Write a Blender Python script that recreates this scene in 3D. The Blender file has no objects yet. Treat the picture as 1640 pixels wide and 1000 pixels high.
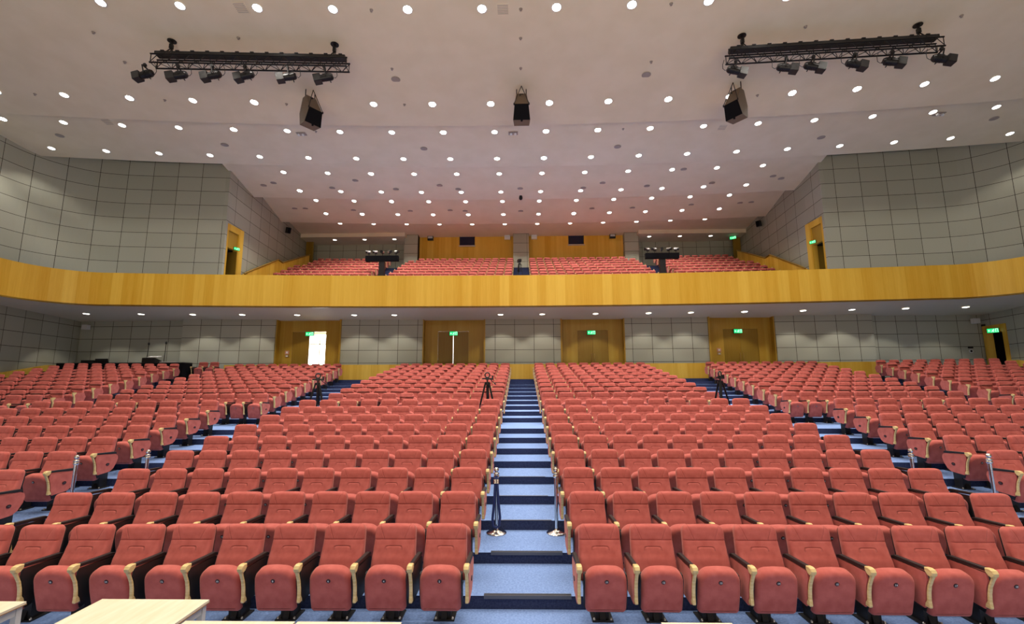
import bpy, bmesh, math, random
from mathutils import Vector, Matrix
random.seed(7)
R = math.radians
sc = bpy.context.scene
COL = sc.collection

# ------------------------------------------------------------------ camera
TH, PSI, ROLL = R(8.58), R(1.22), R(0.25)
cam_d = bpy.data.cameras.new('camera')
cam_d.sensor_fit = 'HORIZONTAL'
cam_d.sensor_width = 36.0
cam_d.lens = 745.0 / 1640.0 * 36.0
cam_d.clip_end = 200
cam = bpy.data.objects.new('camera', cam_d)
COL.objects.link(cam)
fw = Vector((-math.sin(PSI) * math.cos(TH), math.cos(PSI) * math.cos(TH), math.sin(TH)))
r0 = Vector((math.cos(PSI), math.sin(PSI), 0))
u0 = r0.cross(fw)
rr = math.cos(ROLL) * r0 - math.sin(ROLL) * u0
uu = math.sin(ROLL) * r0 + math.cos(ROLL) * u0
m3 = Matrix((rr, uu, -fw)).transposed()
cam.matrix_world = Matrix.Translation((0.01, 0, 2.486)) @ m3.to_4x4()
sc.camera = cam

# ------------------------------------------------------------------ world, large lights, exposure
sc.view_settings.view_transform = 'Standard'
sc.view_settings.look = 'None'
sc.view_settings.gamma = 1.0
sc.view_settings.use_curve_mapping = False
sc.view_settings.exposure = 0.0
SPOT_POWER = 325.0
SOFFIT_POWER = 105.0
w = bpy.data.worlds.new('stage_house')
sc.world = w
w.use_nodes = True
w.node_tree.nodes['Background'].inputs[0].default_value = (1.0, 0.90, 0.80, 1)
w.node_tree.nodes['Background'].inputs[1].default_value = 0.14


def area(name, loc, rot, sx, sy, power, col):
    d = bpy.data.lights.new(name, 'AREA')
    d.shape = 'RECTANGLE'
    d.size, d.size_y, d.energy, d.color = sx, sy, power, col
    o = bpy.data.objects.new(name, d)
    o.location, o.rotation_euler = loc, rot
    COL.objects.link(o)
    return o


# unseen fill lights added behind the camera: one aimed into the house, one upward
area('stage_front_fill', (0, -4.0, 9.5), (R(58), 0, 0), 20, 1.0, 260, (1.0, 0.92, 0.80))
area('stage_floor_fill', (0, -7.5, 1.0), (R(180 - 8), 0, 0), 26, 9.0, 3700, (1.0, 0.80, 0.59))  # added up-light in place of bounce off the stage floor


def spot(name, loc, power, angle, blend, parent=None, rot=(0, 0, 0), col=(1.0, 0.93, 0.83), size=0.10):
    d = bpy.data.lights.get(name + '_data_%g_%g' % (power, angle))
    if d is None:
        d = bpy.data.lights.new(name + '_data_%g_%g' % (power, angle), 'SPOT')
        d.energy, d.spot_size, d.spot_blend, d.color, d.shadow_soft_size = power, R(angle), blend, col, size
    o = bpy.data.objects.new(name, d)
    o.location, o.rotation_euler = loc, rot
    COL.objects.link(o)
    if parent:
        o.parent = parent
    return o


# ------------------------------------------------------------------ materials
def newmat(name, col, rough=0.6, metal=0.0, spec=0.5):
    m = bpy.data.materials.new(name)
    m.use_nodes = True
    b = m.node_tree.nodes['Principled BSDF']
    b.inputs['Base Color'].default_value = (*col, 1)
    b.inputs['Roughness'].default_value = rough
    b.inputs['Metallic'].default_value = metal
    b.inputs['Specular IOR Level'].default_value = spec
    return m


def N(m, t, **kw):
    n = m.node_tree.nodes.new(t)
    for k, v in kw.items():
        if hasattr(n, k):
            setattr(n, k, v)
    return n


def L(m, a, b):
    m.node_tree.links.new(a, b)


def mathn(m, op, a, b=None, c=None):
    n = N(m, 'ShaderNodeMath', operation=op)
    for i, v in enumerate((a, b, c)):
        if v is None:
            continue
        if isinstance(v, (int, float)):
            n.inputs[i].default_value = v
        else:
            L(m, v, n.inputs[i])
    return n.outputs[0]


def noise_mix(m, c1, c2, scale, detail=3, coord='Object', stretch=None, bump=0.0, lo=0.35, hi=0.65):
    b = m.node_tree.nodes['Principled BSDF']
    tc = N(m, 'ShaderNodeTexCoord')
    mp = N(m, 'ShaderNodeMapping')
    if stretch:
        mp.inputs['Scale'].default_value = stretch
    L(m, tc.outputs[coord], mp.inputs['Vector'])
    nz = N(m, 'ShaderNodeTexNoise')
    nz.inputs['Scale'].default_value = scale
    nz.inputs['Detail'].default_value = detail
    L(m, mp.outputs[0], nz.inputs['Vector'])
    cr = N(m, 'ShaderNodeValToRGB')
    cr.color_ramp.elements[0].position = lo
    cr.color_ramp.elements[1].position = hi
    cr.color_ramp.elements[0].color = (*c1, 1)
    cr.color_ramp.elements[1].color = (*c2, 1)
    L(m, nz.outputs['Fac'], cr.inputs[0])
    L(m, cr.outputs[0], b.inputs['Base Color'])
    if bump:
        bp = N(m, 'ShaderNodeBump')
        bp.inputs['Strength'].default_value = bump
        bp.inputs['Distance'].default_value = 0.004
        L(m, nz.outputs['Fac'], bp.inputs['Height'])
        L(m, bp.outputs[0], b.inputs['Normal'])
    return m


def fabric(name, c1, c2):
    m = newmat(name, c1, 0.85, 0, 0.25)
    b = m.node_tree.nodes['Principled BSDF']
    b.inputs['Sheen Weight'].default_value = 0.3
    b.inputs['Sheen Roughness'].default_value = 0.5
    b.inputs['Sheen Tint'].default_value = (1.0, 0.55, 0.45, 1)
    noise_mix(m, c1, c2, 9.0, 5)
    return m


RED1, RED2 = (0.44, 0.094, 0.078), (0.55, 0.135, 0.115)
M = {}
M['red'] = fabric('red_fabric', RED1, RED2)
# back cushion: the same cloth with pressed creases
mb_ = fabric('red_fabric_creased', RED1, RED2)
b_ = mb_.node_tree.nodes['Principled BSDF']
tc_ = N(mb_, 'ShaderNodeTexCoord')
sx_ = N(mb_, 'ShaderNodeSeparateXYZ')
L(mb_, tc_.outputs['Object'], sx_.inputs[0])
ax_ = mathn(mb_, 'ABSOLUTE', sx_.outputs['X'])
lin_ = mathn(mb_, 'SUBTRACT', ax_, mathn(mb_, 'MULTIPLY_ADD', sx_.outputs['Z'], 0.42, -0.225))
cre_ = mathn(mb_, 'MULTIPLY', mathn(mb_, 'SUBTRACT', 1.0, mathn(mb_, 'MINIMUM', mathn(mb_, 'MULTIPLY', mathn(mb_, 'ABSOLUTE', lin_), 110.0), 1.0)),
            mathn(mb_, 'GREATER_THAN', sx_.outputs['Z'], 0.80))
# pressed lumbar pouch
e_ = mathn(mb_, 'POWER', mathn(mb_, 'ADD', mathn(mb_, 'POWER', mathn(mb_, 'MULTIPLY', ax_, 11.5), 6.0),
                                mathn(mb_, 'POWER', mathn(mb_, 'ABSOLUTE', mathn(mb_, 'MULTIPLY', mathn(mb_, 'SUBTRACT', sx_.outputs['Z'], 0.672), 16.0)), 6.0)), 0.1667)
ring_ = mathn(mb_, 'MULTIPLY', mathn(mb_, 'SUBTRACT', 1.0, mathn(mb_, 'MINIMUM', mathn(mb_, 'MULTIPLY', mathn(mb_, 'ABSOLUTE', mathn(mb_, 'SUBTRACT', e_, 1.0)), 7.0), 1.0)),
             mathn(mb_, 'GREATER_THAN', sx_.outputs['Z'], 0.70))
bp_ = N(mb_, 'ShaderNodeBump')
bp_.inputs['Strength'].default_value = 0.8
bp_.inputs['Distance'].default_value = 0.012
L(mb_, mathn(mb_, 'MULTIPLY', mathn(mb_, 'ADD', mathn(mb_, 'MULTIPLY', cre_, 0.4), mathn(mb_, 'MULTIPLY', ring_, 0.8)), -1.0), bp_.inputs['Height'])
L(mb_, bp_.outputs[0], b_.inputs['Normal'])
M['redback'] = mb_
M['black'] = newmat('black_plastic', (0.012, 0.011, 0.012), 0.45)
M['black_metal'] = newmat('black_metal', (0.02, 0.019, 0.02), 0.4, 0.6)
M['cloth_black'] = newmat('black_cloth', (0.008, 0.008, 0.010), 0.95, 0, 0.1)
M['beech'] = noise_mix(newmat('beech_armrest', (0.7, 0.5, 0.25), 0.4), (0.70, 0.49, 0.19), (0.82, 0.62, 0.29), 12, 4, stretch=(1, 1, 6))
M['badge'] = newmat('badge_disc', (0.03, 0.008, 0.008), 0.35)
M['badge_white'] = newmat('badge_digits', (0.8, 0.78, 0.74), 0.5)
M['emblem'] = newmat('emblem_metal', (0.16, 0.13, 0.11), 0.4, 0.5)
M['chrome'] = newmat('polished_steel', (0.78, 0.77, 0.74), 0.14, 1.0)
M['alu'] = newmat('ribbed_aluminium', (0.13, 0.135, 0.155), 0.5, 0.6)
M['carpet'] = noise_mix(newmat('blue_carpet', (0.2, 0.3, 0.55), 0.95, 0, 0.1), (0.165, 0.262, 0.53), (0.245, 0.365, 0.665), 45, 4, bump=0.5)
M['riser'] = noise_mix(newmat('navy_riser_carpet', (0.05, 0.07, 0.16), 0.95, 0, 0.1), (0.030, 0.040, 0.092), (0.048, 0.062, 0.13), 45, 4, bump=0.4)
M['rope'] = newmat('blue_rope', (0.015, 0.03, 0.13), 0.7)
M['plaster'] = noise_mix(newmat('ceiling_paint', (0.8, 0.74, 0.68), 0.8, 0, 0.2), (0.765, 0.675, 0.495), (0.805, 0.715, 0.54), 1.2, 2)
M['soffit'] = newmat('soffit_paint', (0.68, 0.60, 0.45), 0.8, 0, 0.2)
M['white'] = newmat('white_plastic', (0.72, 0.72, 0.70), 0.5)
M['grille'] = newmat('grille_grey', (0.36, 0.31, 0.27), 0.7)
M['table'] = noise_mix(newmat('maple_laminate', (0.8, 0.7, 0.5), 0.35), (0.80, 0.70, 0.50), (0.88, 0.79, 0.61), 3, 5, stretch=(8, 1, 1))
M['table_edge'] = newmat('table_edge', (0.35, 0.2, 0.1), 0.5)
M['grey_leg'] = newmat('painted_table_leg', (0.62, 0.60, 0.56), 0.45)
M['speaker_wood'] = newmat('speaker_cabinet', (0.17, 0.12, 0.075), 0.6)
M['glass_dark'] = newmat('projection_glass', (0.012, 0.016, 0.05), 0.08)
M['steel_sill'] = newmat('sill_metal', (0.62, 0.63, 0.66), 0.3, 0.8)
M['bolt'] = newmat('bolt_steel', (0.7, 0.68, 0.65), 0.3, 1.0)
M['brass'] = newmat('door_handle_metal', (0.55, 0.38, 0.16), 0.3, 0.9)
M['dark'] = newmat('dark_passage_shade', (0.03, 0.025, 0.02), 0.9)  # passage interiors: their shade is put into the wall colour
M['red_plate'] = newmat('call_point', (0.62, 0.30, 0.20), 0.5)
M['paper'] = newmat('paper', (0.8, 0.8, 0.8), 0.6)


def wood(name, tint=1.0):
    m = newmat(name, (0.5, 0.28, 0.05), 0.38, 0, 0.4)
    b = m.node_tree.nodes['Principled BSDF']
    uv = N(m, 'ShaderNodeUVMap')
    sp = N(m, 'ShaderNodeSeparateXYZ')
    L(m, uv.outputs[0], sp.inputs[0])
    # veneer strips of differing tone, and fine vertical grain
    strip = mathn(m, 'FLOOR', mathn(m, 'DIVIDE', sp.outputs['X'], 0.46))
    wn = N(m, 'ShaderNodeTexWhiteNoise', noise_dimensions='1D')
    L(m, strip, wn.inputs['W'])
    n1 = N(m, 'ShaderNodeTexNoise', noise_dimensions='1D')
    n1.inputs['Scale'].default_value = 0.9
    n1.inputs['Detail'].default_value = 6
    n1.inputs['Roughness'].default_value = 0.65
    L(m, mathn(m, 'MULTIPLY', sp.outputs['X'], 3.0), n1.inputs['W'])
    n2 = N(m, 'ShaderNodeTexNoise')
    n2.inputs['Scale'].default_value = 1.0
    n2.inputs['Detail'].default_value = 5
    cb = N(m, 'ShaderNodeCombineXYZ')
    L(m, mathn(m, 'MULTIPLY', sp.outputs['X'], 30.0), cb.inputs[0])
    L(m, mathn(m, 'MULTIPLY', sp.outputs['Y'], 1.3), cb.inputs[1])
    L(m, cb.outputs[0], n2.inputs['Vector'])
    f = mathn(m, 'ADD', mathn(m, 'MULTIPLY', wn.outputs['Value'], 0.34), mathn(m, 'ADD', mathn(m, 'MULTIPLY', n1.outputs['Fac'], 0.5), mathn(m, 'MULTIPLY', n2.outputs['Fac'], 0.35)))
    cr = N(m, 'ShaderNodeValToRGB')
    cr.color_ramp.elements[0].position = 0.3
    cr.color_ramp.elements[1].position = 0.95
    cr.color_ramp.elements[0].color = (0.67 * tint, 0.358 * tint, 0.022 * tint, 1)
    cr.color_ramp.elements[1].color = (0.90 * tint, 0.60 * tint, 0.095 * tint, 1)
    L(m, f, cr.inputs[0])
    L(m, cr.outputs[0], b.inputs['Base Color'])
    return m


M['wood'] = wood('honey_veneer', 1.0)
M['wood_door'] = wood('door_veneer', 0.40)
M['wood_frame'] = wood('surround_veneer', 0.58)


def panel_mat(name, pw, ph, v0):
    m = newmat(name, (0.5, 0.48, 0.42), 0.9, 0, 0.15)
    b = m.node_tree.nodes['Principled BSDF']
    uv = N(m, 'ShaderNodeUVMap')
    sp = N(m, 'ShaderNodeSeparateXYZ')
    L(m, uv.outputs[0], sp.inputs[0])
    uu_ = mathn(m, 'DIVIDE', sp.outputs['X'], pw)
    vv_ = mathn(m, 'DIVIDE', mathn(m, 'SUBTRACT', sp.outputs['Y'], v0), ph)
    fu = mathn(m, 'ABSOLUTE', mathn(m, 'SUBTRACT', mathn(m, 'FRACT', mathn(m, 'ADD', uu_, 0.5)), 0.5))
    fv = mathn(m, 'ABSOLUTE', mathn(m, 'SUBTRACT', mathn(m, 'FRACT', mathn(m, 'ADD', vv_, 0.5)), 0.5))
    du = mathn(m, 'MULTIPLY', fu, pw)
    dv = mathn(m, 'MULTIPLY', fv, ph)
    g = mathn(m, 'GREATER_THAN', mathn(m, 'MINIMUM', du, dv), 0.011)
    wn = N(m, 'ShaderNodeTexWhiteNoise', noise_dimensions='2D')
    cb = N(m, 'ShaderNodeCombineXYZ')
    L(m, mathn(m, 'FLOOR', uu_), cb.inputs[0])
    L(m, mathn(m, 'FLOOR', vv_), cb.inputs[1])
    L(m, cb.outputs[0], wn.inputs['Vector'])
    nz = N(m, 'ShaderNodeTexNoise')
    nz.inputs['Scale'].default_value = 40
    nz.inputs['Detail'].default_value = 3
    L(m, uv.outputs[0], nz.inputs['Vector'])
    t = mathn(m, 'ADD', mathn(m, 'MULTIPLY', wn.outputs['Value'], 0.4), mathn(m, 'MULTIPLY', nz.outputs['Fac'], 0.6))
    cr = N(m, 'ShaderNodeValToRGB')
    cr.color_ramp.elements[0].position = 0.2
    cr.color_ramp.elements[1].position = 0.8
    cr.color_ramp.elements[0].color = (0.385, 0.385, 0.305, 1)
    cr.color_ramp.elements[1].color = (0.455, 0.458, 0.37, 1)
    L(m, t, cr.inputs[0])
    mx = N(m, 'ShaderNodeMix', data_type='RGBA')
    mx.inputs[6].default_value = (0.045, 0.035, 0.028, 1)
    L(m, g, mx.inputs[0])
    L(m, cr.outputs[0], mx.inputs[7])
    L(m, mx.outputs[2], b.inputs['Base Color'])
    return m


M['panel_up'] = panel_mat('acoustic_panel_upper', 1.27, 0.80, 12.08)
M['panel_lo'] = panel_mat('acoustic_panel_lower', 1.08, 0.70, 4.96)
M['panel_rear'] = panel_mat('acoustic_panel_rear', 1.08, 0.74, 12.35)


def emit(name, col, s):
    m = bpy.data.materials.new(name)
    m.use_nodes = True
    m.node_tree.nodes.remove(m.node_tree.nodes['Principled BSDF'])
    e = N(m, 'ShaderNodeEmission')
    e.inputs[0].default_value = (*col, 1)
    e.inputs[1].default_value = s
    L(m, e.outputs[0], m.node_tree.nodes['Material Output'].inputs[0])
    return m


M['lamp'] = emit('lit_lamp', (1.0, 0.95, 0.86), 9.0)
M['lamp_hot'] = emit('lit_lamp_bright', (1.0, 0.97, 0.92), 45.0)
M['daylight'] = emit('added_foyer_glow', (1.0, 0.99, 0.96), 7.0)  # emitter for the added foyer panels
M['exit_green'] = emit('exit_green', (0.02, 0.85, 0.22), 1.3)
M['exit_pale'] = emit('exit_pale', (0.55, 1.0, 0.72), 1.5)


# ------------------------------------------------------------------ mesh helpers
def link(o, parent=None, smooth=False):
    COL.objects.link(o)
    if parent:
        o.parent = parent
    return o


def from_data(name, verts, faces, mats, parent=None, fm=None, uvs=None, smooth=False, loc=None):
    me = bpy.data.meshes.new(name)
    me.from_pydata(verts, [], faces)
    for m in (mats if isinstance(mats, (list, tuple)) else [mats]):
        me.materials.append(m)
    if fm:
        me.polygons.foreach_set('material_index', fm)
    if uvs:
        ul = me.uv_layers.new(name='UVMap')
        flat = []
        for p in me.polygons:
            for li, vi in zip(p.loop_indices, p.vertices):
                flat.extend(uvs[vi])
        ul.data.foreach_set('uv', flat)
    if smooth:
        me.polygons.foreach_set('use_smooth', [True] * len(me.polygons))
    me.update()
    o = bpy.data.objects.new(name, me)
    if loc:
        o.location = loc
    return link(o, parent)


class MB:
    """collects shapes for one mesh object"""

    def __init__(s):
        s.v, s.f, s.m, s.sm, s.cur = [], [], [], [], 0
        s.uv = None

    def mat(s, i):
        s.cur = i
        return s

    def add(s, vs, fs, smooth=False):
        n = len(s.v)
        s.v += [tuple(v) for v in vs]
        for f in fs:
            s.f.append(tuple(n + i for i in f))
            s.m.append(s.cur)
            s.sm.append(smooth)
        return s

    def box(s, x0, x1, y0, y1, z0, z1, mtx=None):
        vs = [Vector((x, y, z)) for z in (z0, z1) for y in (y0, y1) for x in (x0, x1)]
        if mtx:
            vs = [mtx @ v for v in vs]
        return s.add(vs, [(0, 2, 3, 1), (4, 5, 7, 6), (0, 1, 5, 4), (2, 6, 7, 3), (0, 4, 6, 2), (1, 3, 7, 5)])

    def cyl(s, p0, p1, r0, r1=None, n=12, caps=True):
        p0, p1 = Vector(p0), Vector(p1)
        r1 = r0 if r1 is None else r1
        d = (p1 - p0).normalized()
        a = d.orthogonal().normalized()
        b = d.cross(a)
        vs = []
        for p, r in ((p0, r0), (p1, r1)):
            for i in range(n):
                t = 2 * math.pi * i / n
                vs.append(p + a * (r * math.cos(t)) + b * (r * math.sin(t)))
        s.add(vs, [(i, (i + 1) % n, n + (i + 1) % n, n + i) for i in range(n)], True)
        if caps:
            s.add(vs[:n], [tuple(reversed(range(n)))])
            s.add(vs[n:], [tuple(range(n))])
        return s

    def lathe(s, prof, n=20, c=(0, 0, 0)):
        vs = []
        for r, z in prof:
            for i in range(n):
                t = 2 * math.pi * i / n
                vs.append((c[0] + r * math.cos(t), c[1] + r * math.sin(t), c[2] + z))
        fs = []
        for k in range(len(prof) - 1):
            for i in range(n):
                j = (i + 1) % n
                fs.append((k * n + i, k * n + j, (k + 1) * n + j, (k + 1) * n + i))
        s.add(vs, fs, True)
        if prof[0][0] > 1e-4:
            s.add(vs[:n], [tuple(reversed(range(n)))])
        if prof[-1][0] > 1e-4:
            s.add(vs[-n:], [tuple(range(n))])
        return s

    def tube(s, pts, r, n=8):
        pts = [Vector(p) for p in pts]
        rings, prev = [], None
        for i, p in enumerate(pts):
            d = (pts[min(i + 1, len(pts) - 1)] - pts[max(i - 1, 0)]).normalized()
            a = (prev - d * prev.dot(d)).normalized() if prev is not None else d.orthogonal().normalized()
            prev = a
            b = d.cross(a)
            rings.append([p + a * (r * math.cos(2 * math.pi * k / n)) + b * (r * math.sin(2 * math.pi * k / n)) for k in range(n)])
        vs = [v for rg in rings for v in rg]
        fs = [(k * n + i, k * n + (i + 1) % n, (k + 1) * n + (i + 1) % n, (k + 1) * n + i) for k in range(len(pts) - 1) for i in range(n)]
        s.add(vs, fs, True)
        s.add(rings[0], [tuple(reversed(range(n)))])
        s.add(rings[-1], [tuple(range(n))])
        return s

    def prism(s, poly, x0, x1, mtx=None, bev=0.0):
        """poly in (y, z), extruded along x; bev chamfers the two flat sides"""
        n = len(poly)
        cy = sum(p[0] for p in poly) / n
        cz = sum(p[1] for p in poly) / n
        layers = [(x0, 1.0)] if not bev else [(x0, 0), (x0 + bev, 1)]
        layers += [(x1, 1.0)] if not bev else [(x1 - bev, 1), (x1, 0)]
        vs = []
        for x, full in layers:
            for i, p in enumerate(poly):
                if bev and not full:
                    a, c = poly[i - 1], poly[(i + 1) % n]
                    t = Vector((c[0] - a[0], c[1] - a[1]))
                    nn = Vector((-t.y, t.x)).normalized()
                    if sum((poly[k][0] * poly[(k + 1) % n][1] - poly[(k + 1) % n][0] * poly[k][1]) for k in range(n)) < 0:
                        nn = -nn
                    vs.append(Vector((x, p[0] + nn.x * bev, p[1] + nn.y * bev)))
                else:
                    vs.append(Vector((x, p[0], p[1])))
        if mtx:
            vs = [mtx @ v for v in vs]
        fs = []
        k = len(layers)
        for l in range(k - 1):
            for i in range(n):
                j = (i + 1) % n
                fs.append((l * n + i, l * n + j, (l + 1) * n + j, (l + 1) * n + i))
        fs.append(tuple(reversed(range(n))))
        fs.append(tuple(range((k - 1) * n, k * n)))
        return s.add(vs, fs)

    def pillow(s, outline, depth, rad, mtx, rings=3, back=True, dome=0.0):
        """outline: ccw (u, v) list. flat back at w=0, rounded front at w=depth. mtx maps (u, v, w)."""
        n = len(outline)
        cu = sum(p[0] for p in outline) / n
        cv = sum(p[1] for p in outline) / n
        nrm = []
        for i in range(n):
            a, c = outline[i - 1], outline[(i + 1) % n]
            t = Vector((c[0] - a[0], c[1] - a[1]))
            t.normalize()
            nrm.append((t.y, -t.x))
        lay = [(rad * 0.5, 0.0), (0.0, rad * 0.5)]
        for k in range(rings + 1):
            a = math.pi / 2 * k / rings
            lay.append((rad * (1 - math.cos(a)), depth - rad + rad * math.sin(a)))
        vs = []
        for ins, wv in lay:
            for i, p in enumerate(outline):
                vs.append(mtx @ Vector((p[0] - nrm[i][0] * ins, p[1] - nrm[i][1] * ins, wv)))
        fs = []
        for l in range(len(lay) - 1):
            for i in range(n):
                j = (i + 1) % n
                fs.append((l * n + i, l * n + j, (l + 1) * n + j, (l + 1) * n + i))
        l0 = (len(lay) - 1) * n
        if dome:
            ins, wv = lay[-1]
            for i, p in enumerate(outline):
                q = (p[0] - nrm[i][0] * ins, p[1] - nrm[i][1] * ins)
                vs.append(mtx @ Vector((cu + (q[0] - cu) * 0.55, cv + (q[1] - cv) * 0.55, wv + dome * 0.75)))
            for i in range(n):
                j = (i + 1) % n
                fs.append((l0 + i, l0 + j, l0 + n + j, l0 + n + i))
            vs.append(mtx @ Vector((cu, cv, wv + dome)))
            for i in range(n):
                fs.append((l0 + n + i, l0 + n + (i + 1) % n, l0 + 2 * n))
        else:
            fs.append(tuple(range(l0, l0 + n)))
        if back:
            fs.append(tuple(reversed(range(n))))
        return s.add(vs, fs, True)

    def build(s, name, mats, parent=None, loc=None):
        me = s.mesh(name, mats)
        o = bpy.data.objects.new(name, me)
        if loc:
            o.location = loc
        return link(o, parent)

    def mesh(s, name, mats):
        me = bpy.data.meshes.new(name)
        me.from_pydata([tuple(v) for v in s.v], [], s.f)
        for m in (mats if isinstance(mats, (list, tuple)) else [mats]):
            me.materials.append(m)
        me.polygons.foreach_set('material_index', s.m)
        me.polygons.foreach_set('use_smooth', s.sm)
        me.update()
        return me


def rrect(w0, w1, v0, v1, rb, rt, seg=5, arch=0.0, bulge=0.0):
    """ccw outline, bottom half-width w0, top half-width w1, corner radii rb / rt, arched top"""
    pts = []

    def corner(cx, cy, r, a0):
        for k in range(seg + 1):
            a = a0 + math.pi / 2 * k / seg
            pts.append((cx + r * math.cos(a), cy + r * math.sin(a)))
    corner(-w0 + rb, v0 + rb, rb, math.pi)
    corner(w0 - rb, v0 + rb, rb, 1.5 * math.pi)
    if bulge:
        pts.append((max(w0, w1) + bulge, (v0 + v1) / 2))
    corner(w1 - rt, v1 - rt, rt, 0)
    if arch:
        for k in (-0.6, 0, 0.6):
            pts.append((-k * (w1 - rt), v1 + arch * (1 - k * k)))
    corner(-w1 + rt, v1 - rt, rt, 0.5 * math.pi)
    if bulge:
        pts.append((-max(w0, w1) - bulge, (v0 + v1) / 2))
    return pts


def tag(o, label=None, cat=None, group=None, kind=None):
    if label:
        o['label'] = label
    if cat:
        o['category'] = cat
    if group:
        o['group'] = group
    if kind:
        o['kind'] = kind
    return o


def empty(name, loc=(0, 0, 0), rz=0.0):
    o = bpy.data.objects.new(name, None)
    o.location = loc
    o.rotation_euler = (0, 0, rz)
    o.empty_display_size = 0.1
    COL.objects.link(o)
    return o


def struct(o):
    o['kind'] = 'structure'
    return o


def copy_tree(o, parent=None):
    c = o.copy()
    COL.objects.link(c)
    if parent:
        c.parent = parent
    for ch in list(o.children):
        copy_tree(ch, c)
    return c


def wall_path(name, pts, z0, z1, mat, thick=0.15, u0=0.0, cap=True):
    """wall following a plan polyline; UV in metres. Solid lies to the LEFT of the walking direction."""
    n = len(pts)
    P = [Vector((p[0], p[1])) for p in pts]
    off = []
    for i in range(n):
        d = (P[min(i + 1, n - 1)] - P[max(i - 1, 0)]).normalized()
        off.append(Vector((-d.y, d.x)))
    u = [u0]
    for i in range(1, n):
        u.append(u[-1] + (P[i] - P[i - 1]).length)
    zt = z1 if isinstance(z1, (list, tuple)) else [z1] * n
    zb = z0 if isinstance(z0, (list, tuple)) else [z0] * n
    vs, uv = [], []
    for i in range(n):
        q = P[i] + off[i] * thick
        for p, uo in ((P[i], 0), (q, 0.0)):
            for z in (zb[i], zt[i]):
                vs.append((p.x, p.y, z))
                uv.append((u[i] + uo, z))
    fs = []
    for i in range(n - 1):
        a, b = 4 * i, 4 * (i + 1)
        fs += [(a, b, b + 1, a + 1), (b + 2, a + 2, a + 3, b + 3), (a + 1, b + 1, b + 3, a + 3), (b, a, a + 2, b + 2)]
    e = 4 * (n - 1)
    fs += [(0, 1, 3, 2), (e + 1, e, e + 2, e + 3)]
    o = from_data(name, vs, fs, mat, uvs=uv)
    return o


def uv_boxes(name, boxes, mat, parent=None):
    """axis-aligned boxes with wood / panel UV: u along x (or y on x-faces), v = z"""
    me = bpy.data.meshes.new(name)
    vs, fs, luv = [], [], []
    for (x0, x1, y0, y1, z0, z1) in boxes:
        n = len(vs)
        vs += [(x, y, z) for z in (z0, z1) for y in (y0, y1) for x in (x0, x1)]
        for f, ax in (((0, 2, 3, 1), 'z'), ((4, 5, 7, 6), 'z'), ((0, 1, 5, 4), 'y'), ((2, 6, 7, 3), 'y'), ((0, 4, 6, 2), 'x'), ((1, 3, 7, 5), 'x')):
            fs.append(tuple(n + i for i in f))
            for i in f:
                x, y, z = vs[n + i]
                luv += [(x, y) if ax == 'z' else ((x, z) if ax == 'y' else (y + 0.37, z))]
    me.from_pydata(vs, [], fs)
    me.materials.append(mat)
    ul = me.uv_layers.new(name='UVMap')
    ul.data.foreach_set('uv', [c for t in luv for c in t])
    me.update()
    o = bpy.data.objects.new(name, me)
    return link(o, parent)


def mirror(pts):
    return [(-x, y) for x, y in reversed(pts)]


# ------------------------------------------------------------------ setting: raked floor
RS = 180.0
YK = [5.495] + [5.495 + 0.93 + 0.942 * (k - 1) for k in range(1, 9)]
YK += [YK[8] + 1.935 + 0.949 * (k - 9) for k in range(9, 19)]
ZK = [min(k, 9) * 0.136 + max(0, k - 9) * 0.141 for k in range(20)]


def sag0(x):
    return x * x / (2 * RS)


def sag(x):
    """rows follow a shallow arc, and the outermost blocks swing further toward the stage"""
    return sag0(x) + max(0.0, abs(x) - 13.9) * 0.18


def heading(x):
    a = -x / (3.5 * RS)
    return a - math.copysign(R(6), x) if abs(x) > 14 else a


def floor_mesh():
    xs = [-25.3 + 50.6 * i / 44 for i in range(45)]
    edges = [-6.0] + [YK[k] + 0.085 for k in range(19)] + [26.6]
    # the wide cross gangway: riser nine stands behind row nine, riser ten behind row ten
    vs, fs = [], []
    prof = []
    for k in range(20):
        prof.append((edges[k], ZK[k]))
        prof.append((edges[k + 1], ZK[k]))
    for (y, z) in prof:
        for x in xs:
            s_ = sag(x) if -5 < y < 26 else 0
            vs.append((x, y - s_, z))
    n = len(xs)
    for r in range(len(prof) - 1):
        for i in range(n - 1):
            a = r * n + i
            fs.append((a, a + 1, a + n + 1, a + n))
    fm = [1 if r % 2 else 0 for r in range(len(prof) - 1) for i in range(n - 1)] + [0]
    # underside
    b = len(vs)
    vs += [(-25.3, -6, -0.4), (25.3, -6, -0.4), (25.3, 26.6, -0.4), (-25.3, 26.6, -0.4)]
    fs.append((b + 3, b + 2, b + 1, b))
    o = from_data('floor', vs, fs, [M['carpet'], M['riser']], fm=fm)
    return struct(o)


floor_mesh()
# aluminium nosings on the lowest steps of the centre aisle
for k, (a, b) in enumerate(((-0.435, 0.536), (-0.42, 0.52))):
    y = YK[k] + 0.085
    mb = MB()
    mb.box(a, b, y - 0.012, y + 0.045, ZK[k + 1] + 0.0005, ZK[k + 1] + 0.008)
    mb.box(a, b, y - 0.012, y - 0.004, ZK[k + 1] - 0.028, ZK[k + 1] + 0.0005)
    for q in range(3):
        mb.box(a, b, y + 0.0 + q * 0.014, y + 0.006 + q * 0.014, ZK[k + 1] + 0.008, ZK[k + 1] + 0.011)
    struct(mb.build('trim_%d' % (k + 1), M['alu']))
for k in range(2, 5):
    y = YK[k] + 0.085
    mb = MB()
    mb.box(-0.44, 0.44, y - 0.006, y + 0.03, ZK[k + 1] + 0.0005, ZK[k + 1] + 0.005)
    struct(mb.build('trim_%d' % (k + 1), M['alu']))

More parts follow.
